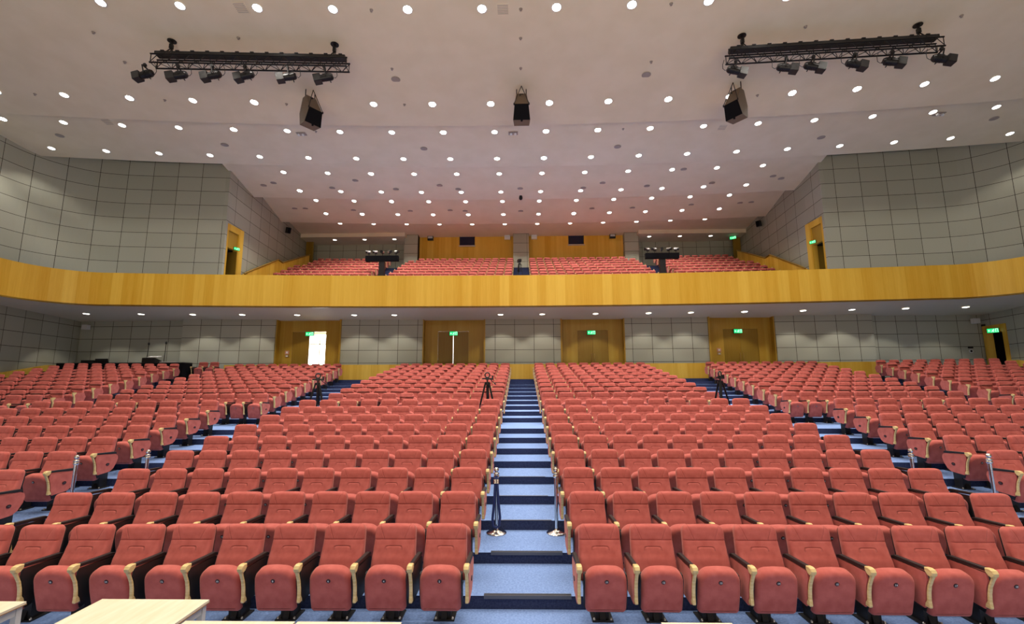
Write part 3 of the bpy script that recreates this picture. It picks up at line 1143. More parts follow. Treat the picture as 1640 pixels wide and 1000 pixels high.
def back_loft(mb, ns, nc):
    """one continuous cushion: rounded sides, a stitched seam under the headrest, lower part swelling forward"""
    top, rc = 0.540, 0.060
    knots = [(0.0, 0.118), (0.08, 0.128), (0.18, 0.116), (0.28, 0.096), (0.36, 0.084), (0.40, 0.086), (0.47, 0.094), (0.52, 0.094), (0.54, 0.090)]

    def dep(s_):
        for (a, da), (b, db) in zip(knots, knots[1:]):
            if s_ <= b:
                t = (s_ - a) / (b - a)
                t = t * t * (3 - 2 * t)
                return da + (db - da) * t
        return knots[-1][1]
    ss = [0.0, 0.008, 0.03] + [0.03 + 0.345 * i / (ns // 3) for i in range(1, ns // 3 + 1)]
    ss += [0.382, 0.3865, 0.391, 0.398, 0.41, 0.43, 0.45, 0.465]
    tcap = [0.478 + 0.062 * math.sin(math.pi / 2 * i / 9) for i in range(0, 10)]
    ss += tcap
    rings = []
    for s_ in ss:
        hw = 0.238 - 0.020 * s_ / top
        if s_ > top - rc:
            q = min(1.0, (s_ - (top - rc)) / rc)
            hw = hw - rc + rc * math.sqrt(max(0.0, 1 - q * q)) if q < 1 else hw - rc
        d = dep(s_)
        if abs(s_ - 0.3865) < 0.003:
            d -= 0.009
        elif abs(s_ - 0.3865) < 0.006:
            d -= 0.003
        rr_ = 0.038
        zf = d
        if s_ > top - 0.045:
            q = (s_ - (top - 0.045)) / 0.045
            zf = d - 0.05 + 0.05 * math.sqrt(max(0.0, 1 - q * q))
        elif s_ < 0.02:
            zf = d - 0.02 * (1 - s_ / 0.02)
        ring = [(-hw + 0.008, 0.0), (-hw, 0.012)]
        for i in range(nc + 1):
            a = math.pi / 2 * i / nc
            ring.append((-hw + rr_ * (1 - math.cos(a)) * 0.85, max(0.02, zf - rr_ + rr_ * math.sin(a))))
        m = len(ring)
        crown = [(-0.10, zf + 0.003), (0.0, zf + 0.004), (0.10, zf + 0.003)]
        full = ring + crown + [(-x, z) for x, z in reversed(ring)]
        rings.append([(x, s_ + (0.006 * (1 - (x / 0.247) ** 2) if s_ > 0.5 else 0), z) for x, z in full])
    n = len(rings[0])
    vs = [BACK_M @ Vector(v) for rg in rings for v in rg]
    fs = []
    for k in range(len(rings) - 1):
        for i in range(n - 1):
            fs.append((k * n + i, (k + 1) * n + i, (k + 1) * n + i + 1, k * n + i + 1)[::-1])
    for k in range(len(rings) - 1):
        fs.append((k * n, (k + 1) * n, (k + 1) * n + n - 1, k * n + n - 1))
    fs.append(tuple(range(n)))
    fs.append(tuple(reversed(range((len(rings) - 1) * n, len(rings) * n))))
    mb.add(vs, fs, True)


def seat_meshes():
    D = {}
    mb = MB()
    back_loft(mb, 40, 8)
    D['back'] = mb.mesh('backrest', M['redback'])
    mb = MB()
    mb.pillow(rrect(0.225, 0.203, 0.01, 0.525, 0.03, 0.045, 4), 0.03, 0.012, BACK_M @ Matrix.Translation((0, 0, -0.032)), 2)
    D['shell'] = mb.mesh('back_shell', M['black'])
    mb = MB()
    mb.pillow(rrect(0.206, 0.206, 0.0, 0.452, 0.045, 0.125, 8, arch=0.004, bulge=0.006), 0.125, 0.050, SEAT_M, 6)
    D['seat'] = mb.mesh('seat', M['red'])
    mb = MB()
    for sx in (-1, 1):
        q = [(0.03, -0.012), (0.03, 0.070), (0.10, 0.082), (0.24, 0.082), (0.33, 0.070), (0.365, 0.040), (0.36, -0.012)]
        a, b = sorted((sx * 0.205, sx * 0.2165))
        vs = [SEAT_M @ Vector((x, v, w_)) for x in (a, b) for v, w_ in q]
        m = len(q)
        mb.add(vs, [(i, (i + 1) % m, m + (i + 1) % m, m + i) for i in range(m)] + [tuple(reversed(range(m))), tuple(range(m, 2 * m))])
    mb.add([SEAT_M @ Vector((x, v, w_)) for w_ in (-0.014, 0.004) for v in (0.03, 0.36) for x in (-0.2, 0.2)], [(0, 2, 3, 1), (4, 5, 7, 6), (0, 1, 5, 4), (2, 6, 7, 3), (0, 4, 6, 2), (1, 3, 7, 5)])
    D['seat_shell'] = mb.mesh('seat_shell', M['black'])
    mb = MB()
    mb.prism(arm_poly(), -0.016, 0.016, None, 0.005)
    mb.prism([(-0.535, 0.699), (-0.58, 0.705), (-0.615, 0.697), (-0.630, 0.672), (-0.622, 0.645), (-0.595, 0.625), (-0.560, 0.635), (-0.535, 0.665)], -0.027, 0.027, None, 0.007)
    D['arm'] = mb.mesh('armrest', M['beech'])
    mb = MB()
    mb.prism([(-0.545, 0.666), (-0.545, 0.698), (-0.15, 0.676), (-0.11, 0.66), (-0.11, 0.632)], -0.021, 0.021, None, 0.004)
    D['pad'] = mb.mesh('arm_pad', M['black'])
    for nm, (ml, mr) in {'in': ('red', 'black'), 'endL': ('red', 'black'), 'endR': ('black', 'red')}.items():
        mb = MB()
        mb.prism(panel_poly(), -0.018, 0.0, None, 0.0)
        mb.mat(1).prism(panel_poly(), 0.0004, 0.018, None, 0.0)
        D['panel_' + nm] = mb.mesh('side_panel', [M[ml], M[mr]])
    mb = MB()
    n = 20
    vs = [(sx, -0.285 + 0.034 * math.cos(2 * math.pi * i / n), 0.465 + 0.024 * math.sin(2 * math.pi * i / n)) for sx in (0.0, 0.008) for i in range(n)]
    mb.add(vs, [(i, (i + 1) % n, n + (i + 1) % n, n + i) for i in range(n)] + [tuple(reversed(range(n))), tuple(range(n, 2 * n))])
    vs = [(0.0085, -0.285 + 0.020 * math.cos(2 * math.pi * i / n), 0.465 + 0.006 * math.sin(2 * math.pi * i / n)) for i in range(n)]
    mb.mat(1).add(vs, [tuple(range(n))])
    D['emblem'] = mb.mesh('emblem', [M['badge'], M['emblem']])
    mb = MB()
    mb.box(-0.068, 0.068, -0.15, 0.02, 0.012, 0.40)
    mb.prism([(-0.15, 0.012), (-0.15, 0.10), (-0.18, 0.03), (-0.18, 0.012)], -0.03, 0.03)
    mb.box(-0.20, 0.20, -0.27, -0.05, 0.36, 0.41)
    D['ped'] = mb.mesh('pedestal', M['black'])
    mb = MB()
    mb.box(-0.11, 0.11, -0.19, 0.04, 0.0, 0.014)
    for sx in (-1, 1):
        mb.mat(1).lathe([(0.013, 0.0), (0.013, 0.016), (0.006, 0.022), (0.0, 0.022)], 8, (sx * 0.088, -0.165, 0.012))
    D['foot'] = mb.mesh('foot_plate', [M['black'], M['bolt']])
    return D


SM = seat_meshes()
BADGE = {}


def badge_mesh(num):
    if num in BADGE:
        return BADGE[num]
    mb = MB()
    mm = SEAT_M @ Matrix.Translation((0, 0.345, 0.1245))
    n = 20
    for (ra, za, zb) in ((0.021, -0.008, 0.004),):
        vs = [mm @ Vector((ra * math.cos(2 * math.pi * i / n), ra * math.sin(2 * math.pi * i / n), z)) for z in (za, zb) for i in range(n)]
        vs += [mm @ Vector((ra * 0.85 * math.cos(2 * math.pi * i / n), ra * 0.85 * math.sin(2 * math.pi * i / n), zb + 0.002)) for i in range(n)]
        fs = [(i, (i + 1) % n, n + (i + 1) % n, n + i) for i in range(n)] + [(n + i, n + (i + 1) % n, 2 * n + (i + 1) % n, 2 * n + i) for i in range(n)]
        mb.add(vs, fs + [tuple(range(2 * n, 3 * n))])
    cu = bpy.data.curves.new('digits', 'FONT')
    cu.body = str(num)
    cu.size = 0.027
    cu.align_x = 'CENTER'
    cu.align_y = 'CENTER'
    cu.offset = 0.0006
    cu.resolution_u = 2
    to = bpy.data.objects.new('digits', cu)
    COL.objects.link(to)
    dg = bpy.context.evaluated_depsgraph_get()
    tm = bpy.data.meshes.new_from_object(to.evaluated_get(dg))
    mm2 = mm @ Matrix.Translation((0, 0, 0.0072))
    mb.mat(1).add([mm2 @ v.co for v in tm.vertices], [tuple(p.vertices) for p in tm.polygons])
    bpy.data.objects.remove(to)
    bpy.data.curves.remove(cu)
    bpy.data.meshes.remove(tm)
    BADGE[num] = mb.mesh('number_badge', [M['badge'], M['badge_white']])
    return BADGE[num]


def mo(name, mesh, parent, loc=(0, 0, 0)):
    o = bpy.data.objects.new(name, mesh)
    o.location = loc
    return link(o, parent)


def make_arm(root, x, kind):
    a = mo('armrest', SM['arm'], root, (x, 0, 0))
    mo('arm_pad', SM['pad'], a)
    mo('side_panel', SM['panel_' + kind], a)
    if kind != 'in':
        e = mo('emblem', SM['emblem'], a, (-0.018 if kind == 'endL' else 0.018, 0, 0))
        if kind == 'endL':
            e.scale = (-1, 1, 1)


def make_seat(left='in', right=None, num=1):
    root = empty('auditorium_seat')
    b = mo('backrest', SM['back'], root)
    mo('back_shell', SM['shell'], b)
    s = mo('seat', SM['seat'], root)
    mo('seat_shell', SM['seat_shell'], s)
    mo('number_badge', badge_mesh(num), s)
    make_arm(root, -0.28, left)
    if right:
        make_arm(root, 0.28, right)
    p = mo('pedestal', SM['ped'], root)
    mo('foot_plate', SM['foot'], p)
    return root


# seat positions of every block: (x, y, z, heading, left arm, right arm, number, label, size in view)
SEATS = []


def add_row(k, xs, block, nums=None, words=None, order=None, sx=1.0):
    n = len(xs)
    for i, x in enumerate(xs):
        y = YK[k] - sag(x)
        SEATS.append(dict(x=x, y=y, z=ZK[k], a=heading(x), sx=sx, L='endL' if i == 0 else 'in', R='endR' if i == n - 1 else None,
                          num=nums[i], label=words(order[i]), row=k))


CEN = [0.835 + 0.56 * i for i in range(10)]
for k in range(19):
    row_w = '%s row from stage' % ORD[k]
    add_row(k, [-x for x in reversed(CEN)], 'CL', list(range(20, 0, -2)), lambda i, r_=row_w: 'red tip-up seat, %s to the left of the centre aisle, %s' % (ORD[i], r_), list(range(9, -1, -1)))
    add_row(k, CEN, 'CR', [11 + i for i in range(10)], lambda i, r_=row_w: 'red tip-up seat, %s to the right of the centre aisle, %s' % (ORD[i], r_), list(range(10)))
    if k >= 2:
        if k <= 8:
            e = 7.50 + 0.128 * (k - 2)
            xs = [e + 0.245 + 0.555 * i for i in range(9)]
            if k <= 4:
                xs = xs[:(5, 6, 8)[k - 2]]
        else:
            e = 7.95 + 0.115 * (k - 9)
            xs = [e + 0.245 + 0.53 * i for i in range(10)]
        n = len(xs)
        add_row(k, [-x for x in reversed(xs)], 'ML', [22 + 2 * i for i in range(n)][::-1], lambda i, r_=row_w: 'red tip-up seat, %s leftward from the left aisle, %s' % (ORD[i], r_), list(range(n - 1, -1, -1)), 0.95 if k > 8 else 1.0)
        add_row(k, xs, 'MR', [21 + i for i in range(n)], lambda i, r_=row_w: 'red tip-up seat, %s rightward from the right aisle, %s' % (ORD[i], r_), list(range(n)), 0.95 if k > 8 else 1.0)
    if k >= 9:
        e = 14.62 + 0.205 * (k - 9)
        lim = 20.75 - 0.12 * (18 - k)
        xs = []
        x = e + 0.245
        while x < lim:
            xs.append(x)
            x += 0.505
        n = len(xs)
        add_row(k, [-x for x in reversed(xs)], 'FL', [42 + 2 * i for i in range(n)][::-1], lambda i, r_=row_w: 'red seat, %s from the aisle in the far left block, %s' % (ORD[i], r_), list(range(n - 1, -1, -1)), 0.9)
        add_row(k, xs, 'FR', [41 + i for i in range(n)], lambda i, r_=row_w: 'red seat, %s from the aisle in the far right block, %s' % (ORD[i], r_), list(range(n)), 0.9)


def proj(p):
    d = Vector(p) - Vector((0.01, 0, 2.486))
    z = d.dot(fw)
    return 820 + 745 * d.dot(rr) / z, 500 - 745 * d.dot(uu) / z, z


for s in SEATS:
    px, py, dz = proj((s['x'], s['y'], s['z'] + 0.85))
    s['dz'] = dz
    s['in'] = -25 < px < 1665 and py < 1000
near = sorted([s for s in SEATS if s['in']], key=lambda s: s['dz'])
near_set = set(id(s) for s in near[:298])
cache = {}
for s in near[:298]:
    key = (s['L'], s['R'], s['num'])
    if key not in cache:
        o = cache[key] = make_seat(*key)
    else:
        o = copy_tree(cache[key])
    o.location = (s['x'], s['y'], s['z'])
    o.rotation_euler = (0, 0, s['a'])
    o.scale = (s['sx'], 1, 1)
    tag(o, s['label'], 'seat', 'red auditorium seats on the main floor')
# two loose seats beside the control desk
for k, x in enumerate((-16.42, -15.84)):
    o = make_seat('in', 'endR' if k else None, 1)
    o.location = (x, 23.85, ZK[19])
    tag(o, 'red seat standing behind the last row beside the black control desk, %s one' % ('nearer' if k == 0 else 'farther'), 'seat', 'seats beside the control desk')

# the farther seats, too many to count: one object
def low_seat(end_l, end_r):
    mb = MB()
    mb.mat(0).pillow(rrect(0.234, 0.224, 0.10, 0.383, 0.01, 0.01, 1), 0.088, 0.025, BACK_M, 2)
    mb.mat(0).pillow(rrect(0.224, 0.219, 0.387, 0.535, 0.01, 0.055, 3, arch=0.008), 0.092, 0.038, BACK_M, 3)
    mb.mat(0).pillow(rrect(0.212, 0.212, 0.0, 0.452, 0.04, 0.12, 3), 0.125, 0.05, SEAT_M, 2)
    mb.mat(2).box(-0.068, 0.068, -0.15, 0.02, 0.0, 0.40)
    for x, on, out in ((-0.28, True, -1), (0.28, end_r, 1)):
        if not on:
            continue
        p = [(-0.47, 0.70), (-0.62, 0.70), (-0.625, 0.65), (-0.555, 0.53), (-0.53, 0.33), (-0.485, 0.33), (-0.50, 0.5), (-0.54, 0.61), (-0.47, 0.67)]
        mb.mat(1).prism(p, x - 0.018, x + 0.018)
        x_ = x
        q = [(-0.535, 0.69), (-0.14, 0.68), (-0.065, 0.55), (-0.15, 0.37), (-0.475, 0.31), (-0.515, 0.50)]
        mb.mat(0 if out < 0 else 2).prism(q, x - 0.014, x)
        mb.mat(2 if out < 0 else 0).prism(q, x + 0.0004, x + 0.014)
    return mb


BSEATS = []
for i in range(9):
    nb = 14 if i < 8 else 13
    xs = [0.835 + 0.56 * j for j in range(nb)]
    for sd in (-1, 1):
        for j, x in enumerate(xs):
            BSEATS.append((sd * x, BY[i] - 0.6 * sag0(x), BZ[i], -sd * x / RS, (j == nb - 1) if sd < 0 else (j == 0), (j == 0) if sd < 0 else (j == nb - 1)))
    e = 9.45 + 0.06 * i
    j = 0
    x = e + 0.245
    xs = []
    while x < 15.55:
        xs.append(x)
        x += 0.55
    nb = len(xs)
    for sd in (-1, 1):
        for j, x in enumerate(xs):
            BSEATS.append((sd * x, BY[i] - 0.6 * sag0(x), BZ[i], -sd * x / RS, (j == nb - 1) if sd < 0 else (j == 0), (j == 0) if sd < 0 else (j == nb - 1)))
far = [(s['x'], s['y'], s['z'], s['a'], s['L'] != 'in', bool(s['R']), s['sx']) for s in SEATS if id(s) not in near_set and s['in']] + [b + (1.0,) for b in BSEATS]
tmpl = {(a, b): low_seat(a, b) for a in (0, 1) for b in (0, 1)}
V_, F_, MI_, S_ = [], [], [], []
for (x, y, z, a, el, er, sx) in far:
    t = tmpl[(int(el), int(er))]
    n = len(V_)
    ca, sa = math.cos(a), math.sin(a)
    V_ += [(x + v[0] * sx * ca - v[1] * sa, y + v[0] * sx * sa + v[1] * ca, z + v[2]) for v in t.v]
    F_ += [tuple(n + i for i in f) for f in t.f]
    MI_ += t.m
    S_ += t.sm
me = bpy.data.meshes.new('seats')
me.from_pydata(V_, [], F_)
for m in (M['red'], M['beech'], M['black']):
    me.materials.append(m)
me.polygons.foreach_set('material_index', MI_)
me.polygons.foreach_set('use_smooth', S_)
me.update()
o = bpy.data.objects.new('auditorium_seats', me)
COL.objects.link(o)
tag(o, 'massed rows of small red seats in the rear stalls and on the balcony', 'seats', 'red auditorium seats farther back', 'stuff')

# ------------------------------------------------------------------ lighting trusses and their spotlights
def truss(x0, y0, x1, y1, label, hx):
    zt, zb, hw = 13.58, 13.26, 0.16
    L_ = math.hypot(x1 - x0, y1 - y0)
    root = empty('lighting_truss', (x0, y0, 0), math.atan2(y1 - y0, x1 - x0))
    for (y, z) in ((-hw, zt), (hw, zt), (-hw, zb), (hw, zb)):
        mb = MB()
        mb.cyl((0, y, z), (L_, y, z), 0.028, n=8)
        mb.build('chord', M['black_metal'], root)
    for (pa, pb) in (((-hw, zt), (-hw, zb)), ((hw, zt), (hw, zb)), ((-hw, zb), (hw, zb))):
        mb = MB()
        n = int(L_ / 0.26)
        for i in range(n):
            a, b = (pa, pb) if i % 2 else (pb, pa)
            mb.cyl((L_ * i / n, a[0], a[1]), (L_ * (i + 1) / n, b[0], b[1]), 0.012, n=6)
        for x in (0.03, L_ - 0.03):
            mb.cyl((x, pa[0], pa[1]), (x, pb[0], pb[1]), 0.014, n=6)
        mb.build('lattice', M['black_metal'], root)
    mb = MB()
    mb.box(0.1, L_ - 0.1, -0.13, 0.13, zt + 0.03, zt + 0.14)
    for i in range(int(L_ / 0.5)):
        mb.box(0.3 + i * 0.5, 0.42 + i * 0.5, -0.15, 0.15, zt + 0.135, zt + 0.165)
    mb.build('cable_tray', M['black'], root)
    c, s = math.cos(root.rotation_euler.z), math.sin(root.rotation_euler.z)
    for q, h in enumerate(hx):
        wx, wy = x0 + h * c, y0 + h * s
        zc = cz(wx, wy)
        mb = MB()
        mb.cyl((h, 0, zc - 0.03), (h, 0, zc - 0.005), 0.14, n=16)
        mb.cyl((h, 0, zc - 0.16), (h, 0, zc - 0.03), 0.045, n=10)
        hh = mb.build('ceiling_plate', M['black_metal'], root)
        mb = MB()
        mb.box(h - 0.05, h + 0.05, -0.05, 0.05, zc - 0.30, zc - 0.14)
        for sx in (-1, 1):
            for sy in (-1, 1):
                mb.cyl((h, 0, zc - 0.28), (h + sx * 0.14, sy * hw, zt), 0.018, n=6)
        mb.build('hanger', M['black_metal'], root)
    tag(root, label, 'lighting truss', 'lighting trusses under the ceiling')
    return root


truss(-12.55, 14.2, -5.95, 14.58, 'black lattice lighting truss hung from the left half of the ceiling', (0.55, 6.1))
truss(7.07, 14.55, 13.87, 14.14, 'black lattice lighting truss hung from the right half of the ceiling', (0.55, 6.2))


def make_spotlight():
    root = empty('stage_spotlight')
    mb = MB()
    mb.cyl((-0.22, 0, 0), (0.12, 0, 0), 0.12, 0.115, 18)
    mb.cyl((-0.28, 0, 0), (-0.22, 0, 0), 0.085, 0.12, 18)
    for q in range(4):
        mb.cyl((-0.18 + q * 0.05, 0, 0), (-0.165 + q * 0.05, 0, 0), 0.128, n=18)
    mb.box(-0.15, 0.05, -0.03, 0.03, 0.10, 0.15)
    mb.build('body', M['black_metal'], root)
    mb = MB()
    z = 0.13
    mb.box(0.12, 0.15, -z, z, -z, z)
    for (ya, yb, za, zb) in ((-z, -z + 0.012, -z, z), (z - 0.012, z, -z, z), (-z, z, -z, -z + 0.012), (-z, z, z - 0.012, z)):
        mb.box(0.14, 0.36, ya, yb, za, zb)
    mb.build('barn_door', M['black'], root)
    mb = MB()
    mb.cyl((0.148, 0, 0), (0.156, 0, 0), 0.10, n=16)
    mb.build('lens', M['glass_dark'], root)
    mb = MB()
    mb.box(-0.09, -0.05, -0.155, -0.14, -0.03, 0.26)
    mb.box(-0.09, -0.05, 0.14, 0.155, -0.03, 0.26)
    mb.box(-0.09, -0.05, -0.155, 0.155, 0.25, 0.27)
    mb.cyl((-0.07, 0, 0.26), (-0.07, 0, 0.33), 0.03, n=8)
    mb.build('yoke', M['black_metal'], root)
    mb = MB()
    mb.box(-0.11, -0.03, -0.04, 0.04, 0.32, 0.40)
    mb.build('clamp', M['black'], root)
    mb = MB()
    mb.cyl((-0.16, 0, -0.11), (-0.16, 0, -0.19), 0.012, n=6)
    mb.cyl((-0.16, -0.03, -0.19), (-0.16, 0.03, -0.19), 0.018, n=6)
    mb.build('focus_knob', M['black'], root)
    mb = MB()
    mb.tube([(-0.27, 0, -0.02), (-0.34, 0.0, -0.08), (-0.42, 0.02, -0.02), (-0.45, 0.05, 0.15), (-0.43, 0.08, 0.36)], 0.010, 6)
    mb.build('cable', M['black'], root)
    return root


spl = make_spotlight()
k = 0
for side, pts in (('left', [(-12.65, 14.05, 1), (-11.55, 14.12, 1), (-10.4, 14.15, 1), (-9.3, 14.2, 1), (-7.9, 14.3, 1), (-6.66, 14.38, 1)]),
                  ('right', [(7.25, 14.4, -1), (8.87, 14.3, -1), (9.74, 14.26, -1), (11.05, 14.18, -1), (12.2, 14.1, -1), (13.7, 14.0, -1)])):
    for i, (x, y, d) in enumerate(pts):
        o = spl if k == 0 else copy_tree(spl)
        k += 1
        o.location = (x, y, 12.80)
        yaw = 180 if d > 0 else 0
        o.rotation_euler = (0, R(16), R(yaw + d * (6 + 2 * ((i * 5) % 7 - 3))))
        tag(o, 'black stage spotlight under the %s truss, %s from the left' % (side, ORD[i]), 'spotlight', 'spotlights on the ceiling trusses')


# ------------------------------------------------------------------ hanging loudspeakers
def speaker(x, y, z_off, rz, label):
    zc = cz(x, y)
    root = empty('hanging_loudspeaker', (x, y, zc), R(rz))
    zt, zm, zb = -0.28, -0.96, -1.52
    secs = [(zt, 0.20, 0.10, 0.42), (zm, 0.265, -0.28, 0.48), (zb, 0.325, -0.12, 0.30)]
    vs = []
    for z, hw, y0, y1 in secs:
        vs += [(-hw, y0, z), (hw, y0, z), (hw * 0.9, y1, z), (-hw * 0.9, y1, z)]
    mb = MB()
    mb.add(vs, [(0, 1, 5, 4)[::-1], (1, 2, 6, 5)[::-1], (2, 3, 7, 6)[::-1], (3, 0, 4, 7)[::-1], (5, 6, 10, 9)[::-1], (6, 7, 11, 10)[::-1], (7, 4, 8, 11)[::-1], (0, 3, 2, 1)[::-1], (8, 9, 10, 11)[::-1], (4, 5, 9, 8)[::-1]])
    mb.build('cabinet', M['speaker_wood'], root)
    mb = MB()
    g = 0.012
    q = [Vector(vs[i]) for i in (4, 5, 9, 8)]
    nrm = (q[1] - q[0]).cross(q[3] - q[0]).normalized()
    if nrm.y > 0:
        nrm = -nrm
    fr = [v + nrm * 0.03 for v in q]
    mb.add(q + fr, [(4, 5, 6, 7), (0, 1, 5, 4), (1, 2, 6, 5), (2, 3, 7, 6), (3, 0, 4, 7)])
    mb.cyl((0, -0.12, zb), (0, -0.12, zb - 0.05), 0.04, n=8)
    mb.build('grille', M['cloth_black'], root)
    mb = MB()
    mb.box(-0.07, 0.07, 0.035, 0.05, zt - 0.07, zt - 0.04)
    mb.cyl((-0.06, -0.04, zt - 0.16), (-0.06, -0.07, zt - 0.165), 0.03, n=8)
    mb.build('rigging_plate', M['black'], root)
    mb = MB()
    for sx in (-1, 1):
        mb.cyl((0, 0.0, -0.02), (sx * 0.285, -0.30, zm), 0.014, n=6)
        mb.cyl((sx * 0.285, -0.30, zm + 0.03), (sx * 0.285, -0.30, zm - 0.05), 0.025, n=6)
    mb.build('bridle', M['black_metal'], root)
    for sx in (-1, 1):
        mb = MB()
        mb.cyl((sx * 0.19, 0.2, -0.005), (sx * 0.19, 0.2, zt), 0.018, n=8)
        mb.build('hanging_rod', M['black_metal'], root)
    tag(root, label, 'loudspeaker', 'loudspeakers hung from the ceiling')


speaker(0.06, 16.62, 0, 0, 'loudspeaker with black grille hung from the ceiling above the centre aisle')
speaker(-8.12, 16.6, 0, 54, 'loudspeaker hung below the left lighting truss, turned outward to the left seats')
speaker(8.22, 16.6, 0, -54, 'loudspeaker hung below the right lighting truss, turned outward to the right seats')


# ------------------------------------------------------------------ exit signs
def exit_sign(loc, rz, label, scale=1.0):
    root = empty('exit_sign', loc, R(rz))
    root.scale = (scale, scale, scale)
    mb = MB()
    mb.box(-0.235, 0.235, -0.03, 0.03, -0.12, 0.12)
    mb.build('casing', M['black_metal'], root)
    mb = MB()
    mb.box(-0.22, 0.22, -0.036, -0.0305, -0.105, 0.105)
    mb.build('panel', M['exit_green'], root)
    mb = MB()
    y0, y1 = -0.041, -0.0365

    def bar(x0, z0, x1, z1, w_=0.012):
        a, b = Vector((x0, 0, z0)), Vector((x1, 0, z1))
        d = (b - a).normalized()
        n_ = Vector((-d.z, 0, d.x)) * w_
        pts = [a + n_, b + n_, b - n_, a - n_]
        mb.add([(p.x, y0, p.z) for p in pts] + [(p.x, y1, p.z) for p in pts], [(0, 1, 2, 3), (4, 7, 6, 5), (0, 4, 5, 1), (1, 5, 6, 2), (2, 6, 7, 3), (3, 7, 4, 0)])
    # running figure, doorway and arrow
    for s in ((0.02, 0.03, -0.01, -0.03), (0.02, 0.03, 0.065, 0.0), (0.02, 0.03, -0.04, 0.015), (-0.01, -0.03, 0.04, -0.05), (0.04, -0.05, 0.03, -0.085), (-0.01, -0.03, -0.035, -0.06), (-0.035, -0.06, -0.07, -0.062)):
        bar(*s)
    mb.cyl((0.038, y0, 0.062), (0.038, y1, 0.062), 0.02, n=10)
    for s in ((0.11, -0.09, 0.11, 0.085), (0.11, 0.085, 0.19, 0.085), (0.19, 0.085, 0.19, -0.09)):
        bar(*s)
    for s in ((-0.18, 0.0, -0.09, 0.0), (-0.18, 0.0, -0.135, 0.05), (-0.18, 0.0, -0.135, -0.05)):
        bar(*s)
    mb.build('pictogram', M['exit_pale'], root)
    tag(root, label, 'exit sign', 'green exit signs')
    return root


for i, (x, nm) in enumerate(((-11.85, 'open door showing daylight'), (-3.82, 'double door with the bright slit'), (3.88, 'closed double door right of the centre aisle'), (11.85, 'rightmost double door of the rear wall'))):
    exit_sign((x, back_y(x) + 0.20, 5.20), 0, 'lit green exit sign above the %s' % nm)
    mb = MB()
exit_sign((24.40, 24.50, 5.02), -62, 'lit green exit sign over the timber doorway in the right side wall')
exit_sign((-15.86, 24.78, 9.90), 62, 'lit green exit sign over the balcony door by the left corner', 0.72)
exit_sign((15.86, 24.80, 9.95), -62, 'lit green exit sign over the balcony door by the right corner', 0.72)
exit_sign((16.3, 34.9, 13.40), -35, 'lit green exit sign high in the right rear recess of the balcony')
# struts that carry the signs
for (x, zt_) in ((-11.85, 5.32), (-3.82, 5.32), (3.88, 5.32), (11.85, 5.32)):
    pass


# ------------------------------------------------------------------ rope stanchions
def make_stanchion(rope=False):
    root = empty('rope_stanchion')
    mb = MB()
    mb.lathe([(0.150, 0.0), (0.152, 0.012), (0.147, 0.020), (0.12, 0.030), (0.07, 0.040), (0.035, 0.052), (0.028, 0.075)], 28)
    mb.build('base', M['chrome'], root)
    mb = MB()
    mb.cyl((0, 0, 0.07), (0, 0, 0.80), 0.026, n=16)
    mb.build('post', M['chrome'], root)
    mb = MB()
    mb.lathe([(0.026, 0.79), (0.04, 0.80), (0.042, 0.83), (0.03, 0.835), (0.03, 0.842), (0.042, 0.846), (0.042, 0.862), (0.018, 0.868), (0.022, 0.878)], 18)
    mb.lathe([(0.0, 0.872)] + [(0.037 * math.sin(math.pi * i / 10), 0.908 - 0.037 * math.cos(math.pi * i / 10)) for i in range(1, 10)] + [(0.0, 0.945)], 18)
    mb.build('finial', M['chrome'], root)
    if rope:
        mb = MB()
        pts = [(0.0, -0.03, 0.83), (-0.015, -0.05, 0.72), (-0.03, -0.05, 0.45), (-0.055, -0.05, 0.22), (-0.045, -0.06, 0.12), (0.0, -0.065, 0.10), (0.045, -0.06, 0.13), (0.055, -0.05, 0.24), (0.03, -0.05, 0.48), (0.015, -0.05, 0.72), (0.0, -0.03, 0.83)]
        mb.tube(pts, 0.019, 8)
        rp = mb.build('rope', M['rope'], root)
        mb = MB()
        mb.cyl((-0.02, -0.042, 0.78), (-0.02, -0.05, 0.72), 0.024, n=8)
        mb.cyl((0.02, -0.042, 0.78), (0.02, -0.05, 0.72), 0.024, n=8)
        mb.build('rope_end', M['chrome'], rp)
    return root


STG = 'rope stanchions in the aisles'
s0 = make_stanchion()
for i, (x, y, z, lab) in enumerate(((0.50, 7.29, ZK[2], 'polished steel stanchion without a rope at the right edge of the centre aisle'),
                                     (-7.19, 7.62, ZK[3], 'polished steel stanchion in the left aisle against the red end seats'),
                                     (-6.50, 8.22, ZK[3], 'polished steel stanchion in the left aisle beside the centre block'),
                                     (7.28, 7.68, ZK[3], 'polished steel stanchion in the right aisle against the red end seats'),
                                     (6.52, 8.22, ZK[3], 'polished steel stanchion in the right aisle beside the centre block'))):
    o = s0 if i == 0 else copy_tree(s0)
    o.location = (x, y, z)
    tag(o, lab, 'stanchion', STG)
o = make_stanchion(True)
o.location = (-0.39, 7.285, ZK[2])
tag(o, 'polished steel stanchion with a dark blue rope hanging down, left in the centre aisle', 'stanchion', STG)


